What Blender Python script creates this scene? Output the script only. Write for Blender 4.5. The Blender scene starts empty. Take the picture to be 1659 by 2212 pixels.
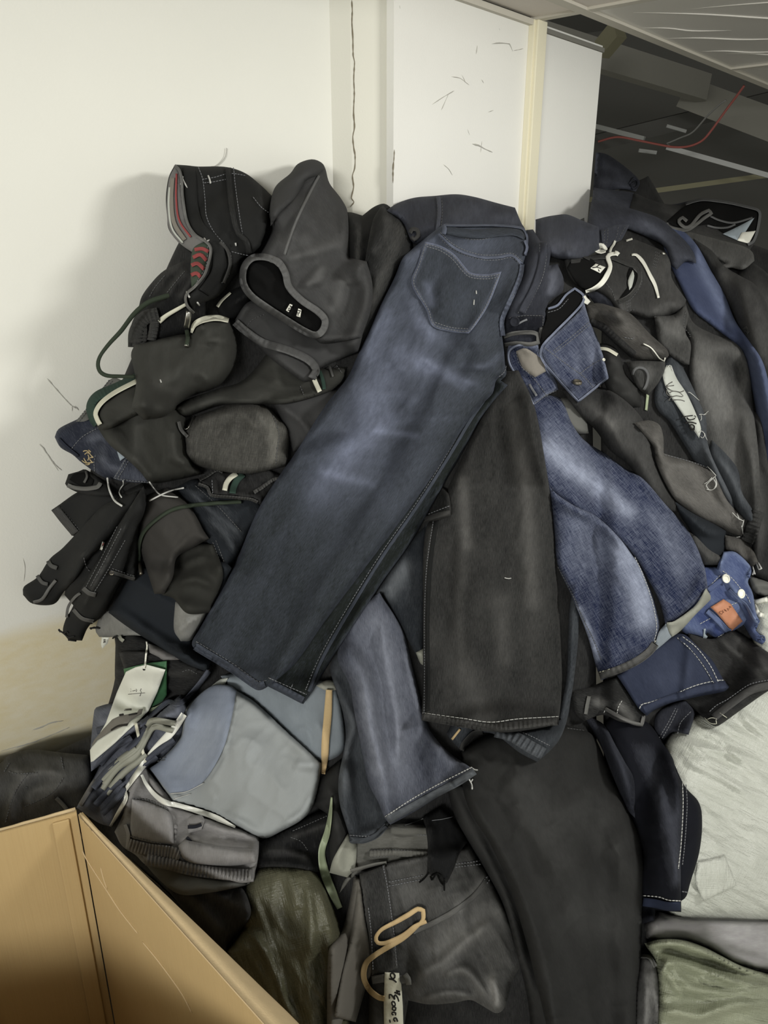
import bpy, math, random
import numpy as np
from mathutils import Vector
from mathutils.geometry import delaunay_2d_cdt

# ------------------------------------------------------------------ camera, world, lights, exposure
random.seed(7)
S = bpy.context.scene
COL = S.collection
CAMZ, PITCH, F, CX, CY = 1.75, math.radians(20.7), 1661.0, 829.5, 1106.0
cam_d = bpy.data.cameras.new('camera')
cam = bpy.data.objects.new('camera', cam_d); COL.objects.link(cam)
cam.location = (0, 0, CAMZ); cam.rotation_euler = (math.pi/2 - PITCH, 0, 0)
cam_d.sensor_fit = 'HORIZONTAL'; cam_d.sensor_width = 36.0; cam_d.lens = 36.0*F/1659.0
cam_d.clip_start = .02
S.camera = cam
W = bpy.data.worlds.new('world'); S.world = W; W.use_nodes = True
W.node_tree.nodes['Background'].inputs[0].default_value = (.87, .87, .79, 1)
W.node_tree.nodes['Background'].inputs[1].default_value = .74
def area_light(name, loc, aim, size, size_y, power, col):
    l = bpy.data.lights.new(name, 'AREA'); l.shape = 'RECTANGLE'; l.size = size; l.size_y = size_y; l.energy = power; l.color = col
    o = bpy.data.objects.new(name, l); COL.objects.link(o); o.location = loc
    o.rotation_euler = (Vector(aim) - Vector(loc)).to_track_quat('-Z', 'Y').to_euler()
    return o
area_light('ceiling_lamp_light', (1.40, .62, 2.15), (-.1, 1.35, 1.2), .40, .22, 17, (1, .99, .945))
area_light('room_lamp_light', (-.75, -2.2, 2.15), (-.2, 1.3, 1.1), .9, .4, 70, (1, .99, .945))
S.view_settings.view_transform = 'Standard'; S.view_settings.look = 'None'
S.view_settings.gamma = 1; S.view_settings.use_curve_mapping = False
S.view_settings.exposure = 0.0

# ------------------------------------------------------------------ pixel rays -> world points, crops
cp, sp = math.cos(PITCH), math.sin(PITCH)
def rays(p):
    p = np.atleast_2d(np.asarray(p, float))
    rx = (p[:, 0]-CX)/F; ry = -(p[:, 1]-CY)/F
    return np.stack([rx, cp+ry*sp, -sp+ry*cp], 1)
def world(p, d):
    return rays(p)*np.asarray(d, float).reshape(-1, 1) + np.array([0, 0, CAMZ])
CR = dict(A=(150, 320, .42194), B=(0, 800, .42194), C=(750, 400, .36166), D=(1100, 380, .33695), E=(1100, 900, .33695),
          F=(0, 1300, .45811), G=(600, 1350, .3918), H=(1050, 1350, .38964), I=(1000, 0, .39723), J=(0, 1700, .42194),
          K=(650, 0, .40386), L=(350, 1000, .5425), W=(0, 0, 1), M=(800, 2080, .07233), N=(1500, 1220, .09584), O=(180, 1340, .14467),
          Q=(1410, 770, .08592), R=(1250, 500, .12658), T=(150, 940, .06631), U=(590, 620, .07233), V=(1390, 1780, .19535))
def P(k, s):
    x, y, m = CR[k]
    a = np.array([[float(v) for v in t.split(',')] for t in s.split()])
    return a*m + (x, y)

# ------------------------------------------------------------------ numeric helpers
def cat_rom(pts, closed, step=5.0, corner=52):
    pts = np.asarray(pts, float); n = len(pts); out = []
    def turn(i):
        if not closed and (i == 0 or i == n-1): return 180
        a = pts[i]-pts[i-1]; b = pts[(i+1) % n]-pts[i]
        c = np.dot(a, b)/(np.linalg.norm(a)*np.linalg.norm(b)+1e-9)
        return math.degrees(math.acos(max(-1, min(1, c))))
    cor = [turn(i) > corner for i in range(n)]
    for i in range(n if closed else n-1):
        p1, p2 = pts[i], pts[(i+1) % n]
        L = np.linalg.norm(p2-p1)
        if L < 1e-6: continue
        p0 = pts[i-1] if (closed or i > 0) else p1
        p3 = pts[(i+2) % n] if (closed or i+2 < n) else p2
        t1 = (p2-p1) if cor[i] else (p2-p0)/2
        t2 = (p2-p1) if cor[(i+1) % n] else (p3-p1)/2
        for t in (t1, t2):
            l = np.linalg.norm(t)
            if l > 1.2*L: t *= 1.2*L/l
        k = max(1, int(round(L/step)))
        for j in range(k):
            u = j/k
            out.append((2*u**3-3*u*u+1)*p1 + (u**3-2*u*u+u)*t1 + (-2*u**3+3*u*u)*p2 + (u**3-u*u)*t2)
    if not closed: out.append(pts[-1])
    return np.array(out)
def seg_dist(p, a, b):
    """nearest distance of points p to segments a-b and the side (+ = right of the walking direction) of the nearest"""
    best = np.full(len(p), 1e18); side = np.zeros(len(p)); tt = np.zeros(len(p))
    for k in range(len(a)):
        d = b[k]-a[k]; l2 = d@d
        if l2 < 1e-9: continue
        v = p-a[k]; t = np.clip((v@d)/l2, 0, 1)
        q = v - t[:, None]*d; dd = (q*q).sum(1)
        m = dd < best
        best[m] = dd[m]; side[m] = (d[0]*v[m, 1]-d[1]*v[m, 0]); tt[m] = k+t[m]
    return np.sqrt(best), side, tt
def inside(p, poly):
    r = np.zeros(len(p), bool); x, y = p[:, 0], p[:, 1]; n = len(poly)
    for i in range(n):
        x1, y1 = poly[i-1]; x2, y2 = poly[i]
        if y1 == y2: continue
        c = (y1 > y) != (y2 > y)
        r ^= c & (x < (x2-x1)*(y-y1)/(y2-y1)+x1)
    return r
_lat = np.random.RandomState(3).rand(256, 256)
def vnoise(u, v):
    iu = np.floor(u).astype(int); iv = np.floor(v).astype(int); fu = u-iu; fv = v-iv
    fu = fu*fu*(3-2*fu); fv = fv*fv*(3-2*fv)
    g = lambda a, b: _lat[a & 255, b & 255]
    return (g(iu, iv)*(1-fu)+g(iu+1, iv)*fu)*(1-fv) + (g(iu, iv+1)*(1-fu)+g(iu+1, iv+1)*fu)*fv - .5
def blur(a, s):
    if s < .3: return a
    r = int(3*s)+1; k = np.exp(-.5*(np.arange(-r, r+1)/s)**2); k /= k.sum()
    pad = np.pad(a, ((r, r), (0, 0)), mode='edge'); o = sum(k[i]*pad[i:i+a.shape[0]] for i in range(2*r+1))
    pad = np.pad(o, ((0, 0), (r, r)), mode='edge'); return sum(k[i]*pad[:, i:i+a.shape[1]] for i in range(2*r+1))

# ------------------------------------------------------------------ walls as planes, the lie of the heap (D0), layer heights (HG)
ZC = CAMZ + .433
e1, e2 = np.array([.655, .755]), np.array([.755, -.655])
WL0, WLd = np.array([-.103, 1.72]), np.array([math.cos(math.radians(35)), math.sin(math.radians(35))])
PN0 = np.array([.0187, 1.687])
def plane_d(p, q, dr):
    r = rays(p); nx, ny = dr[1], -dr[0]
    den = r[:, 0]*nx + r[:, 1]*ny
    return (q[0]*nx+q[1]*ny)/np.where(abs(den) < 1e-6, 1e-6, den)
def wall_d(p):
    p = np.atleast_2d(p)
    a = plane_d(p, WL0, WLd); b = plane_d(p, PN0, e1)
    d = np.where(p[:, 0] < 720, a, np.where(p[:, 0] < 850, np.maximum(plane_d(p, np.array([-.09, 1.70]), np.array([1, .02])), 0), b))
    return np.where((d <= 0) | (p[:, 0] > 1312-(p[:, 1]-100)*.1028), 99, d)
ctl = np.array([(370, 330, 1.30), (200, 780, 1.33), (650, 340, 1.43), (900, 420, 1.56), (1000, 420, 1.60), (1150, 480, 1.65), (1255, 480, 1.76), (1318, 360, 2.40),
    (1400, 420, 2.36), (1600, 420, 2.34), (1750, 600, 2.1), (1640, 900, 1.85), (1640, 1300, 1.62), (1640, 1600, 1.55), (1640, 2200, 1.32), (1300, 1000, 1.50),
    (800, 1106, 1.39), (300, 1106, 1.345), (60, 1280, 1.375), (800, 700, 1.47), (1100, 800, 1.50), (450, 700, 1.36), (1100, 1500, 1.36), (700, 1500, 1.33),
    (100, 1650, 1.47), (-150, 1700, 1.45), (250, 1550, 1.42), (400, 1850, 1.28), (620, 2050, 1.22), (1000, 2212, 1.17), (1350, 2212, 1.20), (1000, 1850, 1.25),
    (1100, 2500, 1.12), (1750, 2500, 1.25), (600, 2500, 1.15), (1850, 1500, 1.55), (-250, 1200, 1.30), (-200, 2400, 1.35), (1300, 1800, 1.29)], float)
def _tps(r2): return np.where(r2 > 0, r2*np.log(np.maximum(r2, 1e-12)), 0)
_c = ctl[:, :2]/1000.
_K = _tps(((_c[:, None]-_c[None])**2).sum(2)) + 2e-3*np.eye(len(_c))
_Q = np.hstack([np.ones((len(_c), 1)), _c])
_A = np.vstack([np.hstack([_K, _Q]), np.hstack([_Q.T, np.zeros((3, 3))])])
_w = np.linalg.solve(_A, np.concatenate([ctl[:, 2], np.zeros(3)]))
def _d0(p):
    q = p/1000.; r2 = ((q[:, None]-_c[None])**2).sum(2)
    return _tps(r2)@_w[:-3] + _w[-3] + q@_w[-2:]
GS, GX, GY = 4.0, -240, 240
GW, GH = 540, 580
_gx, _gy = np.meshgrid(np.arange(GW)*GS+GX, np.arange(GH)*GS+GY)
GP = np.stack([_gx.ravel(), _gy.ravel()], 1)
D0G = np.concatenate([_d0(GP[i:i+20000]) for i in range(0, len(GP), 20000)]).reshape(GH, GW)
HG = np.full((GH, GW), -.04)
def samp(G, p, x0=GX, y0=GY):
    fx = np.clip((p[:, 0]-x0)/GS, 0, G.shape[1]-1.001); fy = np.clip((p[:, 1]-y0)/GS, 0, G.shape[0]-1.001)
    ix = fx.astype(int); iy = fy.astype(int); fx = fx-ix; fy = fy-iy
    return (G[iy, ix]*(1-fx)+G[iy, ix+1]*fx)*(1-fy) + (G[iy+1, ix]*(1-fx)+G[iy+1, ix+1]*fx)*fy
def d0(p): return samp(D0G, np.atleast_2d(p))
def pos(p, h):
    p = np.atleast_2d(np.asarray(p, float)); d = d0(p)-h
    return world(p, np.minimum(d, wall_d(p)-.006))

# ------------------------------------------------------------------ materials
def lin(c): return tuple(((v/255)/12.92 if v/255 < .04045 else ((v/255+.055)/1.055)**2.4) for v in c)
SAT = .70
def rgba(c, g=1.0):
    l = lin(c); y = .2126*l[0]+.7152*l[1]+.0722*l[2]
    return tuple(min(1, (y+(v-y)*SAT)*g) for v in l) + (1,)
class NT:
    def __init__(s, name):
        s.m = bpy.data.materials.new(name); s.m.use_nodes = True; s.t = s.m.node_tree; s.b = s.t.nodes['Principled BSDF']
    def n(s, typ, **kw):
        o = s.t.nodes.new(typ)
        for k, v in kw.items():
            if k.startswith('i_'): o.inputs[k[2:].replace('_', ' ')].default_value = v
            else: setattr(o, k, v)
        return o
    def l(s, a, b): s.t.links.new(a, b)
    def math(s, op, a, b=None, clamp=False):
        o = s.t.nodes.new('ShaderNodeMath'); o.operation = op; o.use_clamp = clamp
        for i, v in enumerate((a, b)):
            if v is None: continue
            if isinstance(v, (int, float)): o.inputs[i].default_value = v
            else: s.l(v, o.inputs[i])
        return o.outputs[0]
    def noise(s, vec, scale, detail=2, rough=.5):
        mp = s.n('ShaderNodeMapping'); mp.inputs['Scale'].default_value = scale; s.l(vec, mp.inputs['Vector'])
        t = s.n('ShaderNodeTexNoise', noise_dimensions='3D'); t.inputs['Scale'].default_value = 1; t.inputs['Detail'].default_value = detail
        t.inputs['Roughness'].default_value = rough; s.l(mp.outputs[0], t.inputs['Vector']); return t.outputs['Fac']
    def mix(s, f, a, b):
        o = s.n('ShaderNodeMix', data_type='RGBA')
        if isinstance(f, (int, float)): o.inputs[0].default_value = f
        else: s.l(f, o.inputs[0])
        for i, v in ((6, a), (7, b)):
            if isinstance(v, tuple): o.inputs[i].default_value = v
            else: s.l(v, o.inputs[i])
        return o.outputs[2]
    def bump(s, h, strength, dist):
        o = s.n('ShaderNodeBump'); o.inputs['Strength'].default_value = strength; o.inputs['Distance'].default_value = dist
        s.l(h, o.inputs['Height']); s.l(o.outputs[0], s.b.inputs['Normal'])
FG = 1.30
def fabric(name, base, fade, streak=.5, blotch=.5, wearw=1.0, cross=0, rough=.92, bump=.35, g=FG):
    t = NT(name); uv = t.n('ShaderNodeUVMap', uv_map='UVMap').outputs[0]
    y = t.noise(uv, (800, 80, 1), 4, .75); bl = t.noise(uv, (26, 9, 1), 4, .6)
    at = t.n('ShaderNodeAttribute', attribute_name='wear').outputs['Fac']
    wn_ = t.noise(uv, (120, 45, 1), 4, .65)
    f = t.math('MULTIPLY', t.math('MULTIPLY', at, wearw), t.math('ADD', t.math('MULTIPLY', wn_, 1.3), .35))
    f = t.math('ADD', f, t.math('MULTIPLY', t.math('SUBTRACT', y, .5), streak*1.9))
    f = t.math('ADD', f, t.math('MULTIPLY', t.math('SUBTRACT', bl, .45), blotch))
    if cross:
        x = t.noise(uv, (50, 620, 1), 4, .75); z = t.noise(uv, (520, 34, 1), 3, .7)
        f = t.math('ADD', f, t.math('MULTIPLY', t.math('SUBTRACT', x, .5), cross*1.7))
        f = t.math('ADD', f, t.math('MULTIPLY', t.math('SUBTRACT', z, .5), cross*1.7))
    f = t.math('MAXIMUM', t.math('MINIMUM', f, 1.3), -.10)
    c = t.mix(0.5, rgba(base, g), rgba(fade, g)); c_n = c.node; c_n.clamp_factor = False; t.l(f, c_n.inputs[0])
    t.l(c, t.b.inputs['Base Color']); t.b.inputs['Roughness'].default_value = rough
    t.b.inputs['Specular IOR Level'].default_value = .15
    fine = t.noise(uv, (1500, 700, 1), 2, .6)
    t.bump(t.math('ADD', y, fine), bump, .0009)
    return t.m
def plain(name, col, rough=.6, spec=.3, metal=0, bump=0, g=1.15, var=.0):
    t = NT(name); t.b.inputs['Base Color'].default_value = rgba(col, g); t.b.inputs['Roughness'].default_value = rough
    t.b.inputs['Specular IOR Level'].default_value = spec; t.b.inputs['Metallic'].default_value = metal
    tc = t.n('ShaderNodeTexCoord').outputs['Object']
    n = t.noise(tc, (60, 60, 60), 4, .6)
    d = tuple(v*(1-var-.06) for v in rgba(col, g)[:3])+(1,)
    t.l(t.mix(n, rgba(col, g), d), t.b.inputs['Base Color'])
    if bump: t.bump(t.noise(tc, (400, 400, 400), 3, .6), bump, .001)
    return t.m
def woven(name, col, dark, rough=.38, g=1.1, fine=1.0):
    t = NT(name); uv = t.n('ShaderNodeUVMap', uv_map='UVMap').outputs[0]
    a = t.noise(uv, (500, 30, 1), 2); b = t.noise(uv, (30, 500, 1), 2); w = t.noise(uv, (60, 16, 1), 4, .62); q = t.noise(uv, (7, 5, 1), 3)
    c = t.mix(t.math('MULTIPLY', t.math('ADD', w, q), .55), rgba(col, g), rgba(dark, g))
    t.l(c, t.b.inputs['Base Color']); t.b.inputs['Roughness'].default_value = rough; t.b.inputs['Specular IOR Level'].default_value = .45
    h = t.math('ADD', t.math('MULTIPLY', t.math('ADD', a, b), .25*fine), t.math('MULTIPLY', w, 1.6))
    t.bump(h, .9, .004); return t.m
def denim(name, b, f, **k): return fabric(name, b, f, **k)
M = {}
M['main'] = denim('dark indigo denim', (38, 43, 49), (104, 112, 137), streak=.24, blotch=.20)
M['black'] = denim('black denim', (32, 32, 32), (92, 91, 89), streak=.26, blotch=.30)
M['blackleg'] = denim('washed black denim', (36, 36, 35), (96, 94, 91), streak=.30, blotch=.30)
M['char'] = denim('charcoal denim', (44, 44, 43), (112, 111, 108), streak=.30, blotch=.35)
M['warmchar'] = denim('warm charcoal denim', (56, 54, 51), (118, 115, 110), streak=.38, blotch=.35)
M['grey'] = denim('dark grey twill', (60, 60, 60), (106, 106, 105), streak=.22, blotch=.3)
M['greyleg'] = denim('grey slub denim', (58, 57, 53), (112, 110, 102), streak=.42, blotch=.3, cross=.25)
M['jersey'] = fabric('black jersey', (32, 32, 31), (66, 66, 65), streak=.14, blotch=.3, bump=.2)
M['jerseypale'] = fabric('paler black jersey', (44, 44, 40), (78, 78, 74), streak=.14, blotch=.3, bump=.2)  # paler copy of the black jersey for the left flank
M['jerseygrey'] = fabric('charcoal jersey', (52, 50, 47), (74, 72, 68), streak=.12, blotch=.3, bump=.2)
M['navy'] = denim('navy denim', (35, 42, 62), (70, 78, 102), streak=.25, blotch=.3)
M['darknavy'] = denim('deep navy denim', (30, 32, 40), (88, 92, 106), streak=.2, blotch=.35)
M['slate'] = denim('slate blue denim', (48, 52, 64), (116, 121, 136), streak=.4, blotch=.5)
M['slatedark'] = denim('dark slate denim', (41, 45, 50), (102, 107, 113), streak=.3, blotch=.4)
M['blue'] = denim('mid blue denim', (52, 62, 92), (92, 104, 136), streak=.25, blotch=.4)
M['bright'] = denim('blue shorts denim', (52, 66, 106), (118, 136, 172), streak=.4, blotch=.8)
M['dist'] = denim('distressed blue denim', (41, 48, 71), (132, 141, 164), streak=.2, blotch=.25, cross=.40)
M['lightgrey'] = fabric('light grey stretch denim', (132, 137, 137), (156, 164, 170), streak=.12, blotch=.3, bump=.25, g=1.12)
M['lightblue'] = fabric('pale blue grey denim', (114, 124, 132), (146, 158, 168), streak=.2, blotch=.4, bump=.25, g=1.12)
M['bluegrey'] = fabric('blue grey denim', (110, 120, 138), (146, 156, 172), streak=.25, blotch=.5, bump=.25, g=1.12)
M['elastic'] = fabric('grey elastic denim', (102, 100, 99), (150, 148, 148), streak=.3, blotch=.5, g=1.4)
M['palegrey'] = fabric('faded grey green cotton', (142, 143, 128), (172, 172, 158), streak=.2, blotch=.4, g=1.05)
M['midgrey'] = fabric('mid grey denim', (88, 88, 84), (120, 120, 116), streak=.4, blotch=.5)
M['olivegrey'] = denim('olive grey denim', (66, 66, 60), (112, 110, 104), streak=.35, blotch=.5)
M['taupe'] = fabric('taupe twill', (92, 88, 80), (112, 108, 100), streak=.1, blotch=.3)
M['lining'] = fabric('white pocket lining', (176, 180, 170), (205, 208, 198), streak=.1, blotch=.3, g=1.05)
M['bluelining'] = fabric('pale blue pocket lining', (140, 154, 164), (170, 182, 190), streak=.1, blotch=.3, g=1.05)
M['tan'] = fabric('tan pocket lining', (112, 106, 96), (140, 134, 122), streak=.1, blotch=.6)
M['thread'] = plain('grey thread', (108, 110, 114), .9, .1)
M['threadw'] = plain('white thread', (180, 180, 174), .9, .1)
M['threadg'] = plain('gold embroidery thread', (176, 152, 96), .7, .2)
M['dim'] = plain('dim thread', (86, 87, 88), .9, .1)
M['white'] = plain('white cotton tape', (214, 213, 198), .85, .15, bump=.3)
M['cream'] = plain('cream tape', (196, 194, 170), .85, .15, bump=.3)
M['greencord'] = plain('dark green cord', (48, 58, 44), .9, .1, bump=.5)
M['greentape'] = plain('bottle green tape', (38, 62, 52), .9, .1)
M['yellow'] = plain('ochre cotton tape', (186, 154, 92), .9, .1, bump=.5)
M['metal'] = plain('worn nickel', (150, 148, 138), .35, .5, 1)
M['brass'] = plain('antique brass', (112, 104, 88), .45, .5, .8)
M['pearl'] = plain('cream enamel', (226, 224, 202), .3, .5)
M['leather'] = plain('tan leather', (184, 112, 62), .55, .35, bump=.3)
M['ink'] = plain('black ink', (34, 32, 30), .7, .2)
M['inkgrey'] = plain('grey ink', (92, 90, 84), .7, .2)
M['leatherink'] = plain('brown stamp', (136, 82, 46), .7, .2)
M['paper'] = plain('white paper', (204, 206, 192), .8, .2, var=.05)
M['greencard'] = plain('green card', (36, 98, 52), .5, .3)
M['sackwhite'] = woven('white woven plastic', (196, 198, 186), (158, 162, 148), g=1.06)
M['sackgreen'] = woven('green woven plastic', (146, 150, 120), (100, 106, 78), g=1.2)
M['sackolive'] = woven('olive woven plastic', (88, 86, 58), (58, 58, 40), g=1.2)
M['greenstrip'] = plain('pale green plastic strip', (138, 152, 112), .45, .4)
M['strap'] = plain('clear plastic strap', (212, 212, 200), .2, .6)
M['redstripe'] = plain('red stripe cotton', (150, 56, 56), .9, .1)
M['greenstripe'] = plain('green stripe cotton', (58, 70, 56), .9, .1)
M['hole'] = plain('opening shade and fray black', (18, 18, 18), .95, .05)  # near-black painted in for the shade inside openings; also colours frayed threads
def film(name):
    t = NT(name); t.b.inputs['Base Color'].default_value = (.95, .95, .95, 1); t.b.inputs['Roughness'].default_value = .12
    t.b.inputs['Transmission Weight'].default_value = 1; t.b.inputs['IOR'].default_value = 1.04; t.b.inputs['Alpha'].default_value = .35
    t.b.inputs['Specular IOR Level'].default_value = 1.0; t.b.inputs['Coat Weight'].default_value = .8; t.b.inputs['Coat Roughness'].default_value = .08
    return t.m
M['film'] = film('clear plastic film')
# ------------------------------------------------------------------ builders
ORG = {}                                     # world origin of every object
def mk(name, V, faces, mat, parent=None, uv=None, wear=None, smooth=True, origin=None):
    V = np.asarray(V, float)
    o_w = np.array(origin) if origin is not None else V.mean(0)
    me = bpy.data.meshes.new(name); me.from_pydata((V-o_w).tolist(), [], faces); 
    if smooth: me.polygons.foreach_set('use_smooth', [True]*len(me.polygons))
    if uv is not None:
        li = np.empty(len(me.loops), int); me.loops.foreach_get('vertex_index', li)
        u = me.uv_layers.new(name='UVMap'); u.data.foreach_set('uv', np.asarray(uv, float)[li].ravel())
    if wear is not None:
        a = me.attributes.new('wear', 'FLOAT', 'POINT'); a.data.foreach_set('value', np.asarray(wear, float))
    me.materials.append(M[mat] if isinstance(mat, str) else mat); me.update()
    o = bpy.data.objects.new(name, me); COL.objects.link(o)
    if parent is not None:
        o.parent = parent; o.location = tuple(o_w-ORG[parent.name])
    else: o.location = tuple(o_w)
    ORG[o.name] = o_w
    return o
def tag(o, label=None, cat=None, group=None, kind=None):
    for k, v in (('label', label), ('category', cat), ('group', group), ('kind', kind)):
        if v: o[k] = v
    return o
LAST = None
def thing(name, label, cat, p, group=None, h=0):
    w = pos([p], h)[0]
    o = bpy.data.objects.new(name, None); COL.objects.link(o); o.location = tuple(w); o.empty_display_size = .05
    ORG[o.name] = w; return tag(o, label, cat, group)
def edge_prof(d, w): return np.sqrt(np.maximum(0, 1-(1-np.minimum(d/w, 1))**2))
def fold_sum(p, folds):
    h = np.zeros(len(p))
    for f in folds:
        pl, amp, w = f[0], f[1], f[2]; kind = f[3] if len(f) > 3 else 'r'
        pl = cat_rom(pl, False, 12, 70); lo = pl.min(0)-4*w; hi = pl.max(0)+4*w
        m = ((p > lo) & (p < hi)).all(1)
        if not m.any(): continue
        d, s, t = seg_dist(p[m], pl[:-1], pl[1:]); n = len(pl)-1
        tap = np.minimum(1, np.minimum(t, n-t)/max(1, .16*n)*1.0+.0)*.75+.25
        if kind == 'r': h[m] += amp*np.exp(-(d/w)**2)*tap
        elif kind == 's': h[m] += np.where(s > 0, amp*np.exp(-d/w)*np.minimum(1, d/4.0+.15), 0)*tap
    return h
def wear_sum(p, wears):
    h = np.zeros(len(p))
    for pl, w, a in wears:
        pl = np.asarray(pl, float)
        if len(pl) == 1: d = np.sqrt(((p-pl[0])**2).sum(1))
        else: d = seg_dist(p, pl[:-1], pl[1:])[0]
        h += a*np.exp(-(d/w)**2)
    return h
SEED = [0]
def patch(name, pts, mat, parent=None, tg=None, thick=.012, edge=13, puff=0.0, pe=70, stiff=4.0, folds=(), wear=(), wr=(.003, 170, 38), ang=90,
          lift=(), res=6.2, rim=.0025, smooth=True, up=0.0, back=None, w0=0.0, edgewear=0.0, raster=True, stuff=None, crump=.0040):
    """One piece of cloth with outline pts, lying on everything laid down before it: conforms to the heap's height field, gets rounded
    edges, folds and wrinkles, real thickness and a back, and is written into the height field for what comes next."""
    global LAST
    SEED[0] += 1; sd = SEED[0]*7.31
    poly = cat_rom(pts, True, min(res, 6)) if smooth else cat_rom(pts, True, min(res, 6), -1)
    lo = poly.min(0); hi = poly.max(0)
    # grid window
    ix0 = max(0, int((lo[0]-GX)/GS)-6); iy0 = max(0, int((lo[1]-GY)/GS)-6); ix1 = min(GW, int((hi[0]-GX)/GS)+8); iy1 = min(GH, int((hi[1]-GY)/GS)+8)
    x0, y0 = GX+ix0*GS, GY+iy0*GS
    Hl = HG[iy0:iy1, ix0:ix1]
    gx, gy = np.meshgrid(np.arange(ix0, ix1)*GS+GX, np.arange(iy0, iy1)*GS+GY); gp = np.stack([gx.ravel(), gy.ravel()], 1)
    ins = inside(gp, poly); Mk = ins.reshape(Hl.shape).astype(float)
    if Mk.sum() < 1: Mk[tuple(np.array(Hl.shape)//2)] = 1
    Mk2 = blur(Mk, .8) > .05
    wgt = Mk2.astype(float)
    den = blur(wgt, stiff)+1e-9; B = blur(Hl*wgt, stiff)/den
    for _ in range(4):
        ex = np.maximum(Hl-B, 0)*wgt
        B = B + 1.25*blur(ex, stiff*.6)/(blur(wgt, stiff*.6)+1e-9)
    B = np.where(Mk2, np.maximum(B, Hl), B)+.0012
    A, Bn = poly, np.roll(poly, -1, 0)
    ca, sa = math.cos(math.radians(ang)), math.sin(math.radians(ang))
    cr_ = [0]
    def shape(p):
        d, _, _ = seg_dist(p, A, Bn)
        e = edge_prof(d, edge)
        h = rim + thick*e + up
        if puff: h = h + puff*edge_prof(d, pe)
        if len(folds): h = h + fold_sum(p, folds)*np.minimum(1, .35+d/10)
        if wr:
            al = p[:, 0]*ca+p[:, 1]*sa; ac = -p[:, 0]*sa+p[:, 1]*ca
            a2 = al + 30*vnoise(al/90+sd, ac/90); c2 = ac + 24*vnoise(al/80, ac/110+sd)
            n = vnoise(a2/wr[1]+sd, c2/wr[2]+sd*1.7) + .45*vnoise(a2/wr[1]*2.3+sd*3, c2/wr[2]*2.1)
            h = h + 2.0*wr[0]*n*np.minimum(1, .3+d/24)
            if crump:
                c1 = vnoise(a2/95+sd*2.2, c2/34+sd); c2_ = vnoise(a2/60+sd, c2/46+sd*5)
                h = h + crump*((1-np.minimum(1, abs(c1)*6))**2*.9+(1-np.minimum(1, abs(c2_)*7))**2*.5)*np.minimum(1, d/30)
        for lp, la, lw in lift:
            lp = np.asarray(lp, float); dd = np.sqrt(((p-lp[0])**2).sum(1)) if len(lp) == 1 else seg_dist(p, lp[:-1], lp[1:])[0]
            h = h + la*np.exp(-(dd/lw)**2)
        if len(folds): cr_[0] = fold_sum(p, [f for f in folds if f[1] > 0])
        return np.maximum(h, rim*.6), d
    def base(p): return samp(B, p, x0, y0)
    # verts: boundary + hex interior
    nb = len(poly)
    hx = []; row = 0; y = lo[1]
    while y < hi[1]:
        xs = np.arange(lo[0]+(res/2 if row % 2 else 0), hi[0], res); hx.append(np.stack([xs, np.full(len(xs), y)], 1)); y += res*.87; row += 1
    q = np.concatenate(hx) if hx else np.zeros((0, 2))
    if len(q): q = q[inside(q, poly)]
    if len(q): q = q[seg_dist(q, A, Bn)[0] > .55*min(res, 6)]
    allp = np.concatenate([poly, q]) if len(q) else poly
    r = delaunay_2d_cdt([Vector(v) for v in allp.tolist()], [(i, (i+1) % nb) for i in range(nb)], [], 1, 1e-4)
    p = np.array([v[:] for v in r[0]]); faces = [list(f) for f in r[2]]
    if not faces: return None
    n = len(p)
    sh, dist = shape(p); b = base(p); top = b+sh; crest = cr_[0]*np.ones(n)
    denimlike = isinstance(mat, str) and M[mat].name.endswith('denim')
    bd = d0(p); wd = wall_d(p)-.006
    bot = b if back is None else b-back
    lift_b = np.zeros(n)
    for lp, la, lw in lift:
        lp = np.asarray(lp, float); dd = np.sqrt(((p-lp[0])**2).sum(1)) if len(lp) == 1 else seg_dist(p, lp[:-1], lp[1:])[0]
        lift_b += la*np.exp(-(dd/lw)**2)
    if back is None: bot = bot+np.maximum(0, np.minimum(lift_b, sh-rim*.5))+up
    dt = np.minimum(bd-top, wd); db = np.minimum(bd-bot, wd+.003)
    db = np.maximum(db, dt+.0006)
    V = np.concatenate([world(p, dt), world(p, db)])
    # orient so that the front faces the camera
    f0 = faces[0]; a_, b_, c_ = (V[i] for i in f0[:3])
    fl = []
    for f in faces:
        (ax, ay), (bx, by), (cx_, cy_) = p[f[0]], p[f[1]], p[f[2]]
        ccw = (bx-ax)*(cy_-ay)-(by-ay)*(cx_-ax) < 0
        g = f if ccw else f[::-1]
        fl.append(g)
    # boundary edges from faces
    ec = {}
    for f in fl:
        for i in range(len(f)):
            a1, a2 = f[i], f[(i+1) % len(f)]
            ec[(a1, a2)] = 1
    rimf = [[a2, a1, a1+n, a2+n] for (a1, a2) in ec if (a2, a1) not in ec]
    F_all = fl + [[i+n for i in f[::-1]] for f in fl] + rimf
    m = float(np.mean(bd))/F
    uv = np.stack([(-p[:, 0]*sa+p[:, 1]*ca)*m, (p[:, 0]*ca+p[:, 1]*sa)*m], 1)
    we = wear_sum(p, wear)+w0+np.minimum(.22, crest*16)
    if denimlike and not edgewear: we = we+.16*np.exp(-(dist/4)**2)
    if edgewear: we = we+edgewear*np.exp(-(dist/5)**2)
    o = mk(name, V, F_all, mat, parent, np.concatenate([uv, uv]), np.concatenate([we, we]))
    if tg: tag(o, *tg)
    if stuff: o['kind'] = 'stuff'
    if raster and ins.any():
        gi = gp[ins]; hh, _ = shape(gi); new = base(gi)+hh
        sub = HG[iy0:iy1, ix0:ix1].ravel(); sub[ins] = np.maximum(new, sub[ins]); HG[iy0:iy1, ix0:ix1] = sub.reshape(Hl.shape)
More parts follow.
